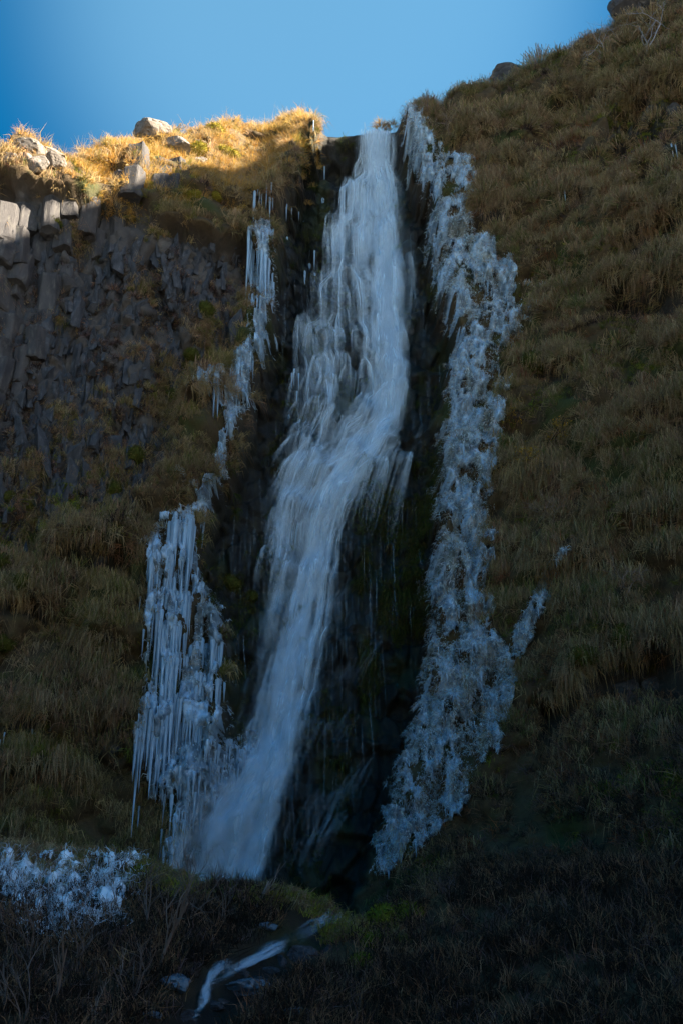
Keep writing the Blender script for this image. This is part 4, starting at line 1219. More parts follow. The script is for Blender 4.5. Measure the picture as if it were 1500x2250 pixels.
# ------------------------------------------------------------------ ice
ICI = []
for k in range(5):
    r = np.random.default_rng(200 + k)
    zs = np.array([.04, 0, -.18, -.45, -.75, -1.0]); rr_ = np.array([.5, 1.0, .85, .6, .34, .03]) * np.concatenate([[1], r.uniform(.8, 1.2, 4), [1]])
    vs = []
    for z_, q in zip(zs, rr_):
        a = np.arange(5) / 5 * 2 * math.pi
        vs.append(np.stack([np.cos(a) * q + r.uniform(-.15, .15) * (-z_), np.sin(a) * q, np.full(5, z_)], 1))
    vs = np.concatenate(vs)
    fs = [[i * 5 + j, (i + 1) * 5 + j, (i + 1) * 5 + (j + 1) % 5, i * 5 + (j + 1) % 5] for i in range(5) for j in range(5)]
    ICI.append(new_mesh("icicle", vs, np.array(fs), M_ICE, np.full((len(vs), 3), (1.0, .9, .72, .56, .82)[k]) * np.array([.90, .96, 1.0]), smooth_faces=True))


def ice_sheet(name, label, mask, vlo, vhi, thr, n_part, n_join, li, n_frost, seed, knob=1.0, brown=.4, wi=(.03, .09), cat='ice', hs=(.34, .75)):
    r = np.random.default_rng(seed)
    sel = (mask > .05) & (V > vlo - 30) & (V < vhi + 30) & (MZ < RZ + .1) & (MZ > .5)
    i0, i1 = np.where(sel.any(1))[0][[0, -1]]; j0, j1 = np.where(sel.any(0))[0][[0, -1]]
    h = .036
    ax = np.arange(GX[i0], GX[i1], h); az = np.arange(GZ[j0], GZ[j1], h)
    ax, az = np.meshgrid(ax, az, indexing='ij')
    m = bil(mask, ax, az)
    vv = bil(V, ax, az); m = m * smooth(vlo - 14, vlo + 14, vv + 20 * (fbm(ax, az, 2, 2) - .5)) * smooth(vhi + 14, vhi - 14, vv + 20 * (fbm(ax, az, 2, 2) - .5))
    holes = fbm(ax / hs[0], az / hs[1], seed, 4)
    m2 = m * (.10 + 1.5 * smooth(.36, .52, holes * .8 + .2 * fbm(ax / .12, az / .22, seed + 6, 3)))
    d1, d2, _ = worley(ax / .075, az / .13, seed); e1, e2, _ = worley(ax / .33, az / .6, seed + 3)
    streak = fbm(ax / .07, az / .9, seed + 1, 2)
    big = fbm(ax / .7, az / 1.0, seed + 5, 3)
    off = -.14 + .30 * smooth(.1, .9, m2) + knob * (.05 * (.7 - d1) + .36 * (.6 - e1) + .5 * (big - .5)) + .20 * (streak - .5)
    yb = face(ax, az)
    Pm = np.stack([ax, yb - off, az], -1)
    ii = np.arange(ax.size).reshape(ax.shape)
    q = np.stack([ii[:-1, :-1], ii[1:, :-1], ii[1:, 1:], ii[:-1, 1:]], -1)
    keep = (m2[:-1, :-1] > thr) & (m2[1:, 1:] > thr) & (off[:-1, :-1] > -.03)
    q = q[keep]
    used = np.unique(q); remap = np.zeros(ax.size, int); remap[used] = np.arange(len(used))
    b = smooth(.5, .68, fbm(ax / .5, az / 1.1, seed + 2, 4))[..., None] * brown
    white = np.array([.93, .97, 1.0]); br = np.array([.42, .33, .21])
    dirt = fbm(ax / .12, az / .3, seed + 4, 3)
    c = (white * (1 - b) + br * b) * ((.5 + .5 * smooth(.2, .6, holes)) * (.42 + .75 * smooth(.3, .7, dirt)))[..., None]
    o = link(name, new_mesh(name, Pm.reshape(-1, 3)[used], remap[q], M_ICE, c.reshape(-1, 3)[used], smooth_faces=True), label=label, category=cat)
    # icicles
    kk = np.where((m2 > max(thr, .5)).ravel())[0]
    n = n_part + n_join
    pk = r.choice(kk, n)
    pos = Pm.reshape(-1, 3)[pk] + np.array([0, -.02, 0])
    L = np.sort(r.gamma(3.0, li / 3, n))[::-1] * 1.0
    R_ = np.clip(L * r.uniform(.05, .1, n), wi[0] * .5, wi[1])
    scl = np.stack([R_, R_, L], 1)
    for k in range(n_part):
        p = link("icicle", ICI[r.integers(5)], o)
        p.location = pos[k]; p.scale = scl[k]; p.rotation_euler = (r.uniform(-.05, .05), r.uniform(-.04, .04), r.uniform(0, 6.28))
    if n_join:
        vs, fs, cs, offi = [], [], [], 0
        vv_ = np.empty(30 * 3, np.float32); ICI[0].vertices.foreach_get("co", vv_); vv_ = vv_.reshape(-1, 3)
        f0 = np.array([[i * 5 + j, (i + 1) * 5 + j, (i + 1) * 5 + (j + 1) % 5, i * 5 + (j + 1) % 5] for i in range(5) for j in range(5)])
        V2 = (vv_[None] * scl[n_part:, None, :] + pos[n_part:, None, :]).reshape(-1, 3)
        F2 = (np.arange(n_join)[:, None, None] * 30 + f0[None]).reshape(-1, 4)
        link("small_icicles", new_mesh("small_icicles", V2, F2, M_ICE, np.full((len(V2), 3), .97), smooth_faces=True), o, kind='stuff')
    if n_frost:
        kk = np.where((m > .25).ravel())[0]
        pk = r.choice(kk, n_frost)
        x, z = ax.ravel()[pk], az.ravel()[pk]
        N0 = face_normal(x, z)
        Pf = Pm.reshape(-1, 3)[pk]
        V2, F2, C2 = blades(Pf, N0, .17 * r.uniform(.5, 1.6, n_frost), .014 * r.uniform(.7, 1.6, n_frost), palette(n_frost, [FROST, (.36, .40, .42), HAY, (.66, .78, .86)], [.34, .22, .2, .24], .3, r), .8, .2, 1.0, .5, r)
        link("frosted_grass", new_mesh("frosted_grass", V2, F2, M_GRASS, C2), o, kind='stuff')
    return o


ice_sheet("ice_shelf", "ragged blue white ice shelf beside the lip of the fall, its dark hollow below", K_IR, 262, 470, .3, 10, 40, .3, 5000, 1, brown=.4)
ice_sheet("ice_band", "long lumpy band of frozen grass and ice running down the slope beside the fall", K_IR, 482, 1432, .22, 20, 120, .22, 30000, 2, brown=.85)
ice_sheet("ice_apron", "broad brown streaked apron of ice spreading at the foot of the long frozen band", K_IR, 1440, 1925, .22, 20, 100, .22, 18000, 3, brown=.95)
ice_sheet("ice_rib", "thin crooked rib of ice on the grass beyond the foot of the long band", K_I2, 1262, 1600, .25, 4, 20, .15, 2600, 4, brown=.3)


def curtain(root, tiers, seed):
    """icicles grown into each other along the edges they hang from"""
    r = np.random.default_rng(seed)
    for (u0, v0, u1, v1, ln, n) in tiers:
        t = np.sort(r.uniform(0, 1, n))
        u = u0 + (u1 - u0) * t + r.normal(0, 1.5, n); v = v0 + (v1 - v0) * t + r.normal(0, ln * .07, n)
        P_ = face_point(u, v, .10)
        prof = .35 + .95 * vnoise(t * 3.3 + seed * 1.7 + u0 * .013, t * 0 + 4, 3)
        for k in range(n):
            mpx = np.linalg.norm(P_[k] - CAM) * TAN / 1125
            L_ = ln * mpx * prof[k] * np.clip(r.lognormal(-.2, .45), .25, 1.5) * 1.12
            w = np.clip(L_ * r.uniform(.02, .075), .016, .085)
            p = link("icicle", ICI[r.integers(5)], root)
            p.location = P_[k] + np.array([0, r.uniform(-.06, .08), 0]); p.scale = (w, w, L_); p.rotation_euler = (r.uniform(-.03, .05), r.uniform(-.02, .02), r.uniform(0, 6.28))


o = ice_sheet("ice_strip", "narrow icy strip hanging from the sunny bank and winding down between basalt and fall", K_IL, 520, 1165, .42, 4, 60, .3, 3200, 5, brown=.5, knob=.5, hs=(.2, 1.0))
curtain(o, [(553, 535, 606, 545, 120, 44), (556, 610, 602, 620, 100, 30), (552, 690, 590, 690, 80, 18), (562, 470, 604, 460, 60, 14), (520, 830, 552, 828, 120, 26), (478, 880, 515, 885, 60, 14), (484, 1005, 502, 1000, 70, 14), (430, 1150, 470, 1120, 50, 12)], 11)
o = ice_sheet("icicle_curtain", "big curtain of long icicles hanging under a frosted grass hump low beside the fall", K_IL, 1175, 1560, .45, 4, 40, .4, 2600, 6, brown=.7, knob=.4, hs=(.16, 2.2))
curtain(o, [(388, 1190, 440, 1186, 165, 46), (345, 1258, 388, 1245, 140, 26), (432, 1285, 492, 1370, 130, 34), (372, 1320, 432, 1345, 150, 30), (352, 1395, 420, 1405, 150, 28), (430, 1430, 498, 1450, 150, 40), (376, 1475, 432, 1470, 120, 26), (440, 1500, 500, 1520, 110, 24)], 12)
o = ice_sheet("icicle_curtain", "lower curtain of dense bright icicles ending in ragged points over a dark hollow", K_IL, 1566, 1790, .45, 4, 40, .4, 1200, 8, brown=.5, knob=.4, hs=(.16, 2.2))
curtain(o, [(334, 1565, 430, 1555, 160, 60), (322, 1630, 400, 1635, 105, 34), (405, 1600, 470, 1590, 120, 26), (360, 1690, 420, 1680, 80, 18)], 13)
K_FR = mask_fr(U, V)
ice_sheet("ice_fringe", "pale lumpy fringe of ice curving along the edge of the water at its foot", K_FR, 1600, 1930, .3, 40, 260, .35, 900, 9, brown=.15)


def icicle_group(px, lens, label, seed):
    r = np.random.default_rng(seed)
    P_ = face_point(px[:, 0], px[:, 1], .08)
    root = empty("icicle_cluster", P_[0], label=label, category='icicles')
    for k in range(len(px)):
        mpx = np.linalg.norm(P_[k] - CAM) * TAN / 1125
        p = link("icicle", ICI[r.integers(5)], root)
        p.location = P_[k] - P_[0]; p.scale = (lens[k] * mpx * .035 + .012, lens[k] * mpx * .035 + .012, lens[k] * mpx); p.rotation_euler = (0, 0, r.uniform(0, 6))


icicle_group(np.array([(1462, 345), (1474, 340), (1492, 345), (1478, 410), (1450, 380)], float), [36, 34, 44, 40, 24], "blue icicles hanging in the dark hollow high on the far slope", 1)
icicle_group(np.array([(1222, 475), (1238, 480), (1262, 485), (1228, 500)], float), [40, 52, 34, 36], "three thin icicles low in the brown grass midway along the upper slope", 2)
icicle_group(np.array([(1314, 255), (1320, 252), (1330, 425), (1362, 352), (1404, 340)], float), [22, 18, 14, 24, 26], "short icicles under the grassy brow at the edge of the dark hollow", 3)
icicle_group(np.array([(1148, 400), (1204, 330), (1286, 455)], float), [26, 22, 22], "small single icicles scattered under grass tufts of the upper slope", 4)
icicle_group(np.array([(96, 1625), (92, 1640), (88, 1615), (34, 1625), (24, 1640)], float), [42, 30, 44, 26, 28], "pale icicles in a dark gap low in the brown grass by the picture edge", 5)
icicle_group(np.array([(690, 300), (712, 330), (716, 350), (708, 400), (640, 440), (655, 435), (665, 445), (628, 480), (630, 450)], float), [30, 44, 60, 70, 30, 24, 22, 50, 44], "thin icicles on the dark wall between sunny bank and the lip of the fall", 6)
icicle_group(np.array([(668, 560), (678, 540), (690, 525), (640, 800), (650, 830), (645, 790), (655, 800), (632, 880), (690, 560)], float), [60, 70, 50, 40, 36, 44, 40, 60, 40], "thin icicles on the wet black wall beside the upper fall", 7)
icicle_group(np.array([(325, 1340), (322, 1370), (338, 1420), (372, 1330), (316, 1780), (365, 1830), (334, 1880), (366, 1870)], float), [50, 44, 60, 60, 50, 60, 40, 46], "stray thin icicles along the outer side of the big curtains", 8)

# ------------------------------------------------------------------ foreground
def tube(pts, rad, sides=4):
    pts = np.asarray(pts, float); rad = np.asarray(rad, float)
    T = np.gradient(pts, axis=0); T /= np.linalg.norm(T, axis=1, keepdims=True) + 1e-9
    ref = np.array([.3, 1, .2]); a = np.cross(T, ref); a /= np.linalg.norm(a, axis=1, keepdims=True) + 1e-9
    b = np.cross(T, a)
    ang = np.arange(sides) / sides * 2 * math.pi
    V_ = (pts[:, None] + rad[:, None, None] * (np.cos(ang)[None, :, None] * a[:, None] + np.sin(ang)[None, :, None] * b[:, None])).reshape(-1, 3)
    f = []
    for i in range(len(pts) - 1):
        for j in range(sides):
            f.append([i * sides + j, i * sides + (j + 1) % sides, (i + 1) * sides + (j + 1) % sides, (i + 1) * sides + j])
    return V_, np.array(f)


def branchy(seed, height, depth, n0, spreadd, r0, up=.6, nsub=4, tip_col=None, bark=(.07, .055, .045), leaf=None, leaf_n=0, bend=.18):
    """a woody plant: stems that fork, thinner at every fork; returns vertices, faces, tints"""
    r = np.random.default_rng(seed)
    Vs, Fs, Cs, off = [], [], [], 0
    tips = []

    def grow(p, d, L, rad, k):
        nonlocal off
        n = 5
        pts = [p]; dd = d.copy()
        for _ in range(n - 1):
            dd = dd + r.normal(0, bend, 3); dd[2] += .05 * up; dd /= np.linalg.norm(dd)
            pts.append(pts[-1] + dd * L / (n - 1))
        v, f = tube(pts, np.linspace(rad, rad * .55, n), 4 if k else 5)
        Vs.append(v); Fs.append(f + off); off += len(v)
        c = np.array(bark) * r.uniform(.7, 1.4)
        Cs.append(np.tile(c, (len(v), 1)))
        tips.append(pts[-1])
        if k < depth:
            for _ in range(r.integers(2, nsub + 1)):
                q = pts[r.integers(1, n)]
                nd = dd + r.normal(0, spreadd, 3); nd /= np.linalg.norm(nd)
                grow(q, nd, L * r.uniform(.45, .75), rad * .55, k + 1)

    for _ in range(n0):
        d = np.array([r.normal(0, spreadd), r.normal(0, spreadd), 1.0]); d /= np.linalg.norm(d)
        grow(np.array([r.normal(0, .05), r.normal(0, .05), -.05]), d, height * r.uniform(.5, .75), r0, 0)
    V_ = np.concatenate(Vs); F_ = [np.concatenate(Fs)]; C_ = np.concatenate(Cs)
    if leaf_n:
        t = np.array(tips); k = r.integers(0, len(t), leaf_n)
        c = t[k] + r.normal(0, .05, (leaf_n, 3)); s = r.uniform(.018, .035, (leaf_n, 1))
        a = r.normal(0, 1, (leaf_n, 3)); a /= np.linalg.norm(a, axis=1, keepdims=True); b = np.cross(a, r.normal(0, 1, (leaf_n, 3))); b /= np.linalg.norm(b, axis=1, keepdims=True)
        lv = np.stack([c - a * s, c + b * s * .7, c + a * s, c - b * s * .7], 1).reshape(-1, 3)
        F_.append(np.arange(leaf_n)[:, None] * 4 + np.arange(4)[None] + len(V_))
        V_ = np.concatenate([V_, lv]); C_ = np.concatenate([C_, np.repeat(palette(leaf_n, leaf, np.ones(len(leaf)), .3, r), 4, 0)])
    return V_, F_, C_


def plant(name, data, P_, label, cat, group=None, rot=0, scale=1.0, tilt=(0, 0)):
    o = link(name, data, label=label, category=cat, group=group)
    o.location = P_; o.rotation_euler = (tilt[0], tilt[1], rot); o.scale = (scale,) * 3
    return o


# the bank's own cover
def ground_tufts(name, n, k, test, pal, w, L, W, out, up, droop, jit, label, seed, y0=18.2, y1=26.2, spread=.07):
    r = np.random.default_rng(seed)
    x = r.uniform(-11, 11, n * 6); y = r.uniform(y0, y1, n * 6)
    keep = test(x, y, r)
    x, y = x[keep][:n], y[keep][:n]; n = len(x)
    Pg = np.stack([x, y, ground_z(x, y)], 1); Ng = ground_normal(x, y)
    c = np.repeat(palette(n, pal, w, .3, r), k, 0) * r.uniform(.7, 1.3, (n * k, 1))
    V_, F_, C_ = blades(np.repeat(Pg, k, 0) + r.normal(0, spread, (n * k, 3)) * np.array([1, 1, .2]), np.repeat(Ng, k, 0), np.repeat(L * r.uniform(.5, 1.4, n), k) * r.uniform(.6, 1.2, n * k), W, np.clip(c, 0, 1), out, up, droop, jit, r)
    link(name, new_mesh(name, V_, F_, M_GRASS, C_), kind='stuff', label=label)


ST = lambda x, y: np.abs(x - np.interp(y, ST_Y, ST_X))
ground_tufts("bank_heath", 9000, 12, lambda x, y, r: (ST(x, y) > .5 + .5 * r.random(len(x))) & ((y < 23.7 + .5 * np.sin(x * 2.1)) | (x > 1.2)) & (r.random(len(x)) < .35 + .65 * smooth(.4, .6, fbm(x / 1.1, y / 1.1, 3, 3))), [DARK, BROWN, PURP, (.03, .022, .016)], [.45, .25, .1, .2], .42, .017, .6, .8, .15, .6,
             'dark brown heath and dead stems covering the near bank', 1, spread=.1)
ground_tufts("bank_grass", 2600, 14, lambda x, y, r: (y > 23.3) & (x < 1.4) & (x > -7) & (r.random(len(x)) < smooth(.25, .5, fbm(x / .9, y / .9, 5, 3))), [(.26, .24, .035), OLIVE, BROWN, HAY], [.4, .3, .15, .15], .3, .018, .5, .9, .5, .5,
             'short green and brown grass along the crest of the near bank', 2)
ground_tufts("hay_tuft", 1300, 16, lambda x, y, r: (y > 23.8) & (x < -5.4) & (x > -11), [HAY, STRAW, BROWN, RUST], [.45, .25, .2, .1], .55, .018, .5, .8, .8, .45,
             'pale combed hay lying on the end of the bank under the brown grass', 3)

# stalks and bare shrubs on the bank
r3 = np.random.default_rng(31)
ST_M = []
for k in range(4):
    v, f, c = branchy(300 + k, 1.3, 2, 1, .32, .026, up=1.2, nsub=4, bark=(.22, .17, .14), bend=.09)
    ST_M.append(new_mesh("dead_stalk", v, f, M_TWIG, c))
SH_M = []
for k in range(4):
    v, f, c = branchy(320 + k, 1.15, 3, 4, .42, .014, up=.8, nsub=3, bark=(.13, .10, .085))
    SH_M.append(new_mesh("bare_shrub", v, f, M_TWIG, c))
stalks = [(424, 1950, 96, 'tall forked stalk standing in front of the foot of the fall'), (545, 2010, 118, 'pale broken stalk standing alone on the crest in front of dark water'), (81, 1968, 74, 'thin dark stalk in front of the frosted patch, closest to the picture edge'),
          (180, 2008, 72, 'dark stalk with splayed twigs standing in the middle of the frosted patch'), (255, 2016, 66, 'forked stalk at the near rim of the frosted patch'), (134, 2200, 150, 'long pale stalk leaning in the dark heath below the frosted patch'),
          (208, 2250, 84, 'pale stump of stalk at the bottom edge of the picture'), (257, 2166, 66, 'short pale stalk in the dark heath, behind the stump at the bottom edge'), (12, 2230, 100, 'pale stalk at the very corner of the dark bank'),
          (356, 2120, 190, 'tallest dead stalk with white bark, in the middle of the dark bank'), (470, 2100, 40, 'small bent straw coloured stalk near the stream'), (100, 2120, 60, 'slanting pale stick in the heath under the frosted patch')]
for k, (u, v, h, lab) in enumerate(stalks):
    Pg = hit_ground(np.array([u]), np.array([v]))[0]
    mpx = np.linalg.norm(Pg - CAM) * TAN / 1125
    plant("dead_stalk", ST_M[k % 4], Pg, lab, 'dead stalk', None, r3.uniform(0, 6), h * mpx * .8, (r3.uniform(-.1, .1), r3.uniform(-.15, .15)))
for k, (u, v, h, lab) in enumerate([(330, 2040, 150, 'wiry bare shrub at the end of the frosted patch, in front of mossy crest'), (395, 2030, 110, 'bare shrub between the two tallest stalks on the bank'), (60, 2120, 130, 'dark bare shrub in front of the frosted patch at the picture edge'),
                                    (180, 2130, 120, 'dark tangled shrub under the middle of the frosted patch'), (290, 2200, 120, 'dark shrub low on the bank near the icy stone'), (480, 2040, 90, 'low brown shrub on the bank above the stream'),
                                    (60, 2240, 130, 'nearest dark shrub at the bottom corner')]):
    Pg = hit_ground(np.array([u]), np.array([v]))[0]
    mpx = np.linalg.norm(Pg - CAM) * TAN / 1125
    plant("bare_shrub", SH_M[k % 4], Pg, lab, 'shrub', None, r3.uniform(0, 6), h * mpx)

# frosted branches on the left of the bank
FZ_M = []
for k in range(4):
    v, f, c = branchy(340 + k, .8, 3, 9, .95, .011, up=-.9, nsub=4, bark=(.8, .85, .9), bend=.32)
    FZ_M.append(new_mesh("frosted_bush", v, f, M_FROST, c))
px = spread_px(18, lambda u, v: v > 1900 + .05 * u and v < 2075 - .22 * abs(u - 130), r3, 30, (0, 300, 1895, 2080))
Pg = hit_ground(px[:, 0], px[:, 1])
LAND = [('the thin dark stalk', 81, 1960), ('the splayed stalk', 180, 1990), ('the forked stalk', 255, 2000), ('the long leaning stalk', 134, 2100), ('the hay', 60, 1890), ('the bare shrub at the edge', 20, 2060)]
FZ_L = landmark_labels(px, 'white frosted bush')
for k in range(len(px)):
    plant("frosted_bush", FZ_M[k % 4], Pg[k] - np.array([0, 0, .1]), FZ_L[k], 'frosted bush', 'frosted bushes on the bank', r3.uniform(0, 6), r3.uniform(.8, 1.25))

def frost_patch():
    r = np.random.default_rng(71)
    ax, ay = np.meshgrid(np.arange(-9.6, -4.6, .05), np.arange(20.6, 25.4, .05), indexing='ij')
    z = ground_z(ax, ay)
    u, v = project(np.stack([ax, ay, z], -1))
    n1 = fbm(ax / .8, ay / .8, 4, 4)
    m = smooth(350, 285, u + 90 * (n1 - .5)) * smooth(1880, 1905, v + 30 * (n1 - .5)) * smooth(2075, 1985, v + .25 * np.abs(u - 130) + 110 * (n1 - .5))
    h = fbm(ax / .22, ay / .22, 6, 4); d1, d2, _ = worley(ax / .16, ay / .16, 3)
    m2 = m * smooth(.36, .55, h * .6 + .4 * fbm(ax / .08, ay / .1, 2, 3))
    P_ = np.stack([ax, ay, z + .22 * m2 + .42 * (h - .4) * m + .10 * (.6 - d1) * m - .03], -1)
    ii = np.arange(ax.size).reshape(ax.shape)
    q = np.stack([ii[:-1, :-1], ii[1:, :-1], ii[1:, 1:], ii[:-1, 1:]], -1)[(m2[:-1, :-1] > .3) & (m2[1:, 1:] > .3)]
    used = np.unique(q); remap = np.zeros(ax.size, int); remap[used] = np.arange(len(used))
    c = np.array([1.0, 1.04, 1.06]) * (.8 + .35 * smooth(.3, .7, h))[..., None]
    o = link("frost_crust", new_mesh("frost_crust", P_.reshape(-1, 3)[used], remap[q], M_FROST, c.reshape(-1, 3)[used], smooth_faces=True), label='lacy white crust of frost and ice over the bank below the hay', category='ice')
    kk = r.choice(np.where((m > .12).ravel())[0], 1700)
    Pf = P_.reshape(-1, 3)[kk]; N0 = ground_normal(Pf[:, 0], Pf[:, 1])
    V2, F2, C2 = blades(Pf, N0, .34 * r.uniform(.4, 1.4, 1700), .016, palette(1700, [FROST, (.4, .46, .5), (.7, .8, .88)], [.4, .25, .35], .2, r), .8, .3, .6, .8, r)
    link("frosted_grass", new_mesh("frosted_grass", V2, F2, M_GRASS, C2), o, kind='stuff')


frost_patch()

# stones by the stream
def knob_mesh(seed, name, mat, c, amp=.25, sub=4):
    bm = bmesh.new(); bmesh.ops.create_icosphere(bm, subdivisions=sub, radius=1)
    v = np.array([q.co[:] for q in bm.verts]); f = np.array([[q.index for q in g.verts] for g in bm.faces]); bm.free()
    n = amp * (fbm(v[:, 0] * 1.4 + 3 + seed, v[:, 2] * 1.6 + v[:, 1] * .8 + 5, seed % 8, 4) - .5) * 2
    d1, _, _ = worley(v[:, 0] * 5 + 20 + v[:, 1] * 2, v[:, 2] * 6 + 20 - v[:, 1], seed % 8)
    v = v * (1 + n + .28 * (.6 - d1))[:, None]
    return new_mesh(name, v, f, mat, np.tile(np.array(c), (len(v), 1)), smooth_faces=True)


ICY = [rock_mesh(3, "icy_stone", M_ICE, tint=(.22, .25, .26), rough=.13), rock_mesh(4, "icy_stone", M_ICE, tint=(.16, .19, .20), rough=.15)]
WET = [rock_mesh(5, "wet_stone", M_ROCKB, rough=.1), rock_mesh(6, "wet_stone", M_ROCKB, rough=.1)]
for k, (u, v, w, h, kd, lab) in enumerate([(385, 2170, 92, 66, 'i', 'ice glazed stone at the bottom of the bank beside a small spill of water'), (545, 2185, 120, 80, 'i', 'broad ice glazed stone in the middle of the lower stream'), (330, 2235, 60, 30, 'i', 'low icy stone at the bottom edge of the picture'), (650, 2230, 70, 40, 'i', 'dim icy stone at the bottom edge past the stream'),
                                           (585, 2040, 70, 34, 'i', 'frosted flat ledge on the bank just above the stream'), (660, 2110, 80, 60, 'w', 'dark brown boulder beside the bend of the stream'), (590, 2140, 50, 26, 'w', 'small black stone splitting the stream'), (470, 2215, 50, 30, 'w', 'black stone under the small spill of water')]):
    Pg = hit_ground(np.array([u]), np.array([v]))[0]
    mpx = np.linalg.norm(Pg - CAM) * TAN / 1125
    o = link("icy_stone" if kd == 'i' else "wet_stone", (ICY if kd == 'i' else WET)[k % 2], label=lab, category='stone')
    o.location = Pg + np.array([0, .1, h * mpx * .12]); o.scale = (w * mpx * .5, w * mpx * .4, h * mpx * .5); o.rotation_euler = (0, 0, r3.uniform(-.5, .5))
MB_ = [moss_mesh(15 + k, "mossy_boulder", [(.17, .19, .02), (.12, .14, .018), DARK], [.5, .3, .2]) for k in range(2)]
for k, (u, v, w, lab) in enumerate([(840, 2020, 78, 'green mossy boulder at the mouth of the gully where the stream comes out'), (815, 2075, 60, 'mossy boulder below the larger green one beside the stream'), (830, 1975, 50, 'dark mossy stone on top of the gully mouth'), (730, 1990, 46, 'grassy hump on the other side of the gully mouth'), (300, 1925, 60, 'mossy hump on the bank crest next to the frosted patch'), (470, 1945, 66, 'mossy hump on the bank crest below the foot of the fall'), (610, 1955, 70, 'mossy hump on the bank crest below the dark pool wall'), (690, 1972, 54, 'low mossy hump on the bank crest beside the gully'), (790, 2120, 60, 'dark mossy boulder lowest on the far side of the stream'), (900, 2010, 70, 'dark mossy boulder at the foot of the brown spur')]):
    Pg = hit_ground(np.array([u]), np.array([v]))[0]
    mpx = np.linalg.norm(Pg - CAM) * TAN / 1125
    o = link("mossy_boulder", MB_[k % 2], label=lab, category='mossy boulder')
    o.location = Pg + np.array([0, .1, 0]); o.scale = (w * mpx * .5, w * mpx * .5, w * mpx * .42)

rw = np.random.default_rng(88)
WN = ['at the mouth of the gully', 'in the first drop of the stream', 'under the first drop', 'on the outer bank of the first bend', 'splitting the stream at the bend', 'below the bend', 'under the frosted ledge', 'on the near side of the second drop', 'at the foot of the second drop', 'between both icy stones', 'beside the lowest pool', 'at the bottom edge by the pool']
for k, (u, v, w) in enumerate([(745, 2035, 40), (700, 2066, 46), (668, 2085, 36), (715, 2090, 54), (615, 2112, 44), (565, 2150, 50), (590, 2076, 40), (520, 2128, 40), (500, 2172, 46), (455, 2140, 50), (480, 2200, 44), (410, 2225, 54)]):
    Pg = hit_ground(np.array([u]), np.array([v]))[0]
    mpx = np.linalg.norm(Pg - CAM) * TAN / 1125
    o = link("wet_stone", WET[k % 2], label='black wet boulder ' + WN[k], category='stone')
    o.location = Pg + np.array([0, .15, -.10]); o.scale = (w * mpx * .75, w * mpx * .6, w * mpx * rw.uniform(.4, .65)); o.rotation_euler = (rw.uniform(-.2, .2), rw.uniform(-.2, .2), rw.uniform(0, 6))

# the stream: threads of white water over the stones
def stream():
    r = np.random.default_rng(61)
    ctrl = np.array([(790, 2000, 26), (765, 2015, 26), (715, 2040, 20), (660, 2070, 22), (625, 2090, 16), (560, 2122, 16), (500, 2150, 20), (462, 2168, 26), (445, 2195, 18), (452, 2225, 26), (430, 2248, 30)], float)
    s = np.linspace(0, 1, len(ctrl))
    n, seg = 420, 22
    a = r.uniform(0, .8, n); ln = r.uniform(.12, .35, n)
    t = np.clip(r.normal(0, .5, n), -1, 1)
    e = np.linspace(0, 1, seg)
    ss = np.clip(a[:, None] + ln[:, None] * e[None], 0, 1)
    uu = np.interp(ss, s, ctrl[:, 0]); vv = np.interp(ss, s, ctrl[:, 1]); ww = np.interp(ss, s, ctrl[:, 2])
    vv = vv + t[:, None] * ww * .75 + 16 * (vnoise(t[:, None] * 4 + 9, ss * 26, 2) - .5); uu = uu - t[:, None] * ww * .35
    Pg = hit_ground(uu.ravel(), vv.ravel()).reshape(n, seg, 3)
    Pg[..., 2] += .10 + .14 * r.random((n, 1)) ** 2
    for _ in range(2):
        Pg[:, 1:-1] = (Pg[:, :-2] + 2 * Pg[:, 1:-1] + Pg[:, 2:]) / 4
    T = np.gradient(Pg, axis=1); T /= np.linalg.norm(T, axis=-1, keepdims=True) + 1e-6
    side = np.cross(T, np.array([0, -.6, .8])); side /= np.linalg.norm(side, axis=-1, keepdims=True) + 1e-6
    W = r.uniform(.02, .10, (n, 1, 1))
    V_ = np.stack([Pg - side * W / 2, Pg + side * W / 2], 2).reshape(-1, 3)
    k = (np.arange(n)[:, None] * seg + np.arange(seg - 1)[None, :]).ravel() * 2
    Q = np.stack([k, k + 1, k + 3, k + 2], 1)
    uv = np.zeros((len(V_), 2)); uv[1::2, 0] = 1
    bright = .1 + 1.3 * vnoise(ss * 11 + 3, t[:, None] * 1.5 + ss * 0 + 2, 5)
    al = (smooth(0, .2, e) * smooth(1, .7, e))[None] * smooth(.45, .95, bright) * (.20 + .16 * smooth(.4, .2, ss)) * (.35 + .65 * smooth(.22, .45, fbm(ss * 9 + 2, ss * 0 + 5, 4, 2)))
    col = np.zeros((len(V_), 3)); col[:, 0] = np.repeat(al.ravel(), 2)
    link("stream", new_mesh("stream", V_, Q, M_WATER, col, uv, True), kind='structure', label='narrow white stream tumbling out of the gully across the dark bank')


stream()

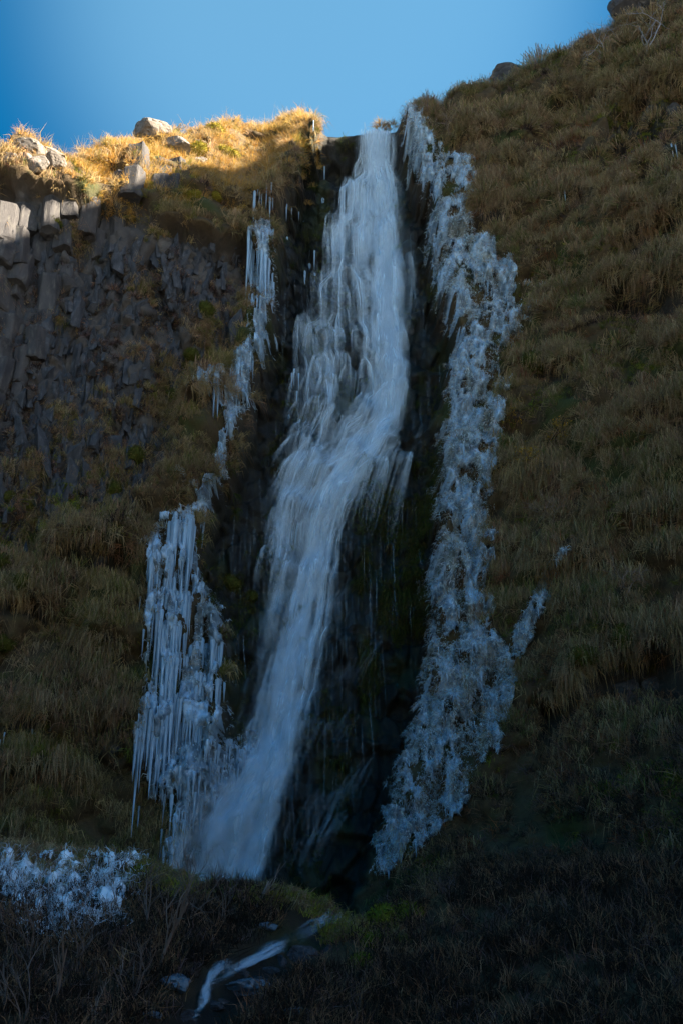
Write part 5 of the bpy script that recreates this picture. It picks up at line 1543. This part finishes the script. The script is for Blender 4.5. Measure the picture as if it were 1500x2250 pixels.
# shrubs on the slope
v, f, c = branchy(401, 1.0, 3, 5, .6, .014, up=.2, nsub=4, bark=(.08, .055, .045), leaf=[(.42, .25, .02), (.34, .20, .02), (.25, .14, .02)], leaf_n=420)
YL = new_mesh("birch_shrub", v, f, M_TWIG, c)
v, f, c = branchy(402, 1.0, 3, 5, .6, .014, up=.1, nsub=4, bark=(.27, .20, .17))
BS = new_mesh("twig_shrub", v, f, M_TWIG, c)
v, f, c = branchy(403, 1.0, 3, 4, .5, .014, up=.1, nsub=4, bark=(.27, .27, .29))
BG = new_mesh("twig_shrub", v, f, M_TWIG, c)
v, f, c = branchy(404, 1.0, 3, 5, .7, .014, up=.1, nsub=3, bark=(.09, .06, .045), leaf=[(.24, .10, .02), (.18, .08, .02)], leaf_n=160)
RB = new_mesh("birch_shrub", v, f, M_TWIG, c)
for u, v, h, me, lab, cat in [(1150, 960, 110, YL, 'dwarf birch with yellow leaves touching the edge of the frozen band', 'shrub'), (1195, 1010, 100, YL, 'second yellow leaved birch, just below the first one on the slope', 'shrub'), (1110, 930, 80, YL, 'smallest yellow leaved birch, overhanging the frozen band', 'shrub'),
                              (1160, 1075, 90, YL, 'lowest yellow leaved birch above the green moss patch', 'shrub'), (1240, 1130, 110, RB, 'bare birch with a few rusty leaves below the yellow leaved ones', 'shrub'), (1290, 1160, 110, RB, 'rusty leaved birch in the middle of the dark slope', 'shrub'),
                              (1400, 190, 160, BG, 'grey bare shrub spreading under the tall dark crag', 'shrub'), (1330, 180, 130, BG, 'grey bare shrub leaning down slope beside the one under the crag', 'shrub'), (1250, 640, 110, BS, 'bare brown shrub on the slope beside the frosted grass', 'shrub'),
                              (1440, 660, 90, BS, 'bare brown shrub in the black gap of the slope', 'shrub'), (1350, 390, 80, BG, 'grey twigs in the middle of the dark hollow', 'shrub'), (1420, 1200, 120, BS, 'dark bare shrub by the picture edge halfway down', 'shrub'), (1180, 1180, 100, BS, 'dark bare shrub beside the long frozen band', 'shrub'),
                              (1070, 500, 90, BG, 'low bare branches beside the ice shelf', 'shrub'), (1000, 330, 90, BS, 'thin bare shrub beside the lip of the fall', 'shrub'), (930, 300, 80, BS, 'thin shrub against the sky beside the ice shelf', 'shrub'), (1350, 1330, 120, BS, 'bare shrub in the mossy lower slope', 'shrub'), (1260, 1300, 90, BS, 'small bare shrub above the thin rib of ice', 'shrub')]:
    P_ = face_point(np.array([u]), np.array([v]))[0]
    mpx = np.linalg.norm(P_ - CAM) * TAN / 1125
    plant("birch_shrub" if me in (YL, RB) else "twig_shrub", me, P_, lab, cat, None, r3.uniform(0, 6), h * mpx * .62, (.45, r3.uniform(-.3, .3)))
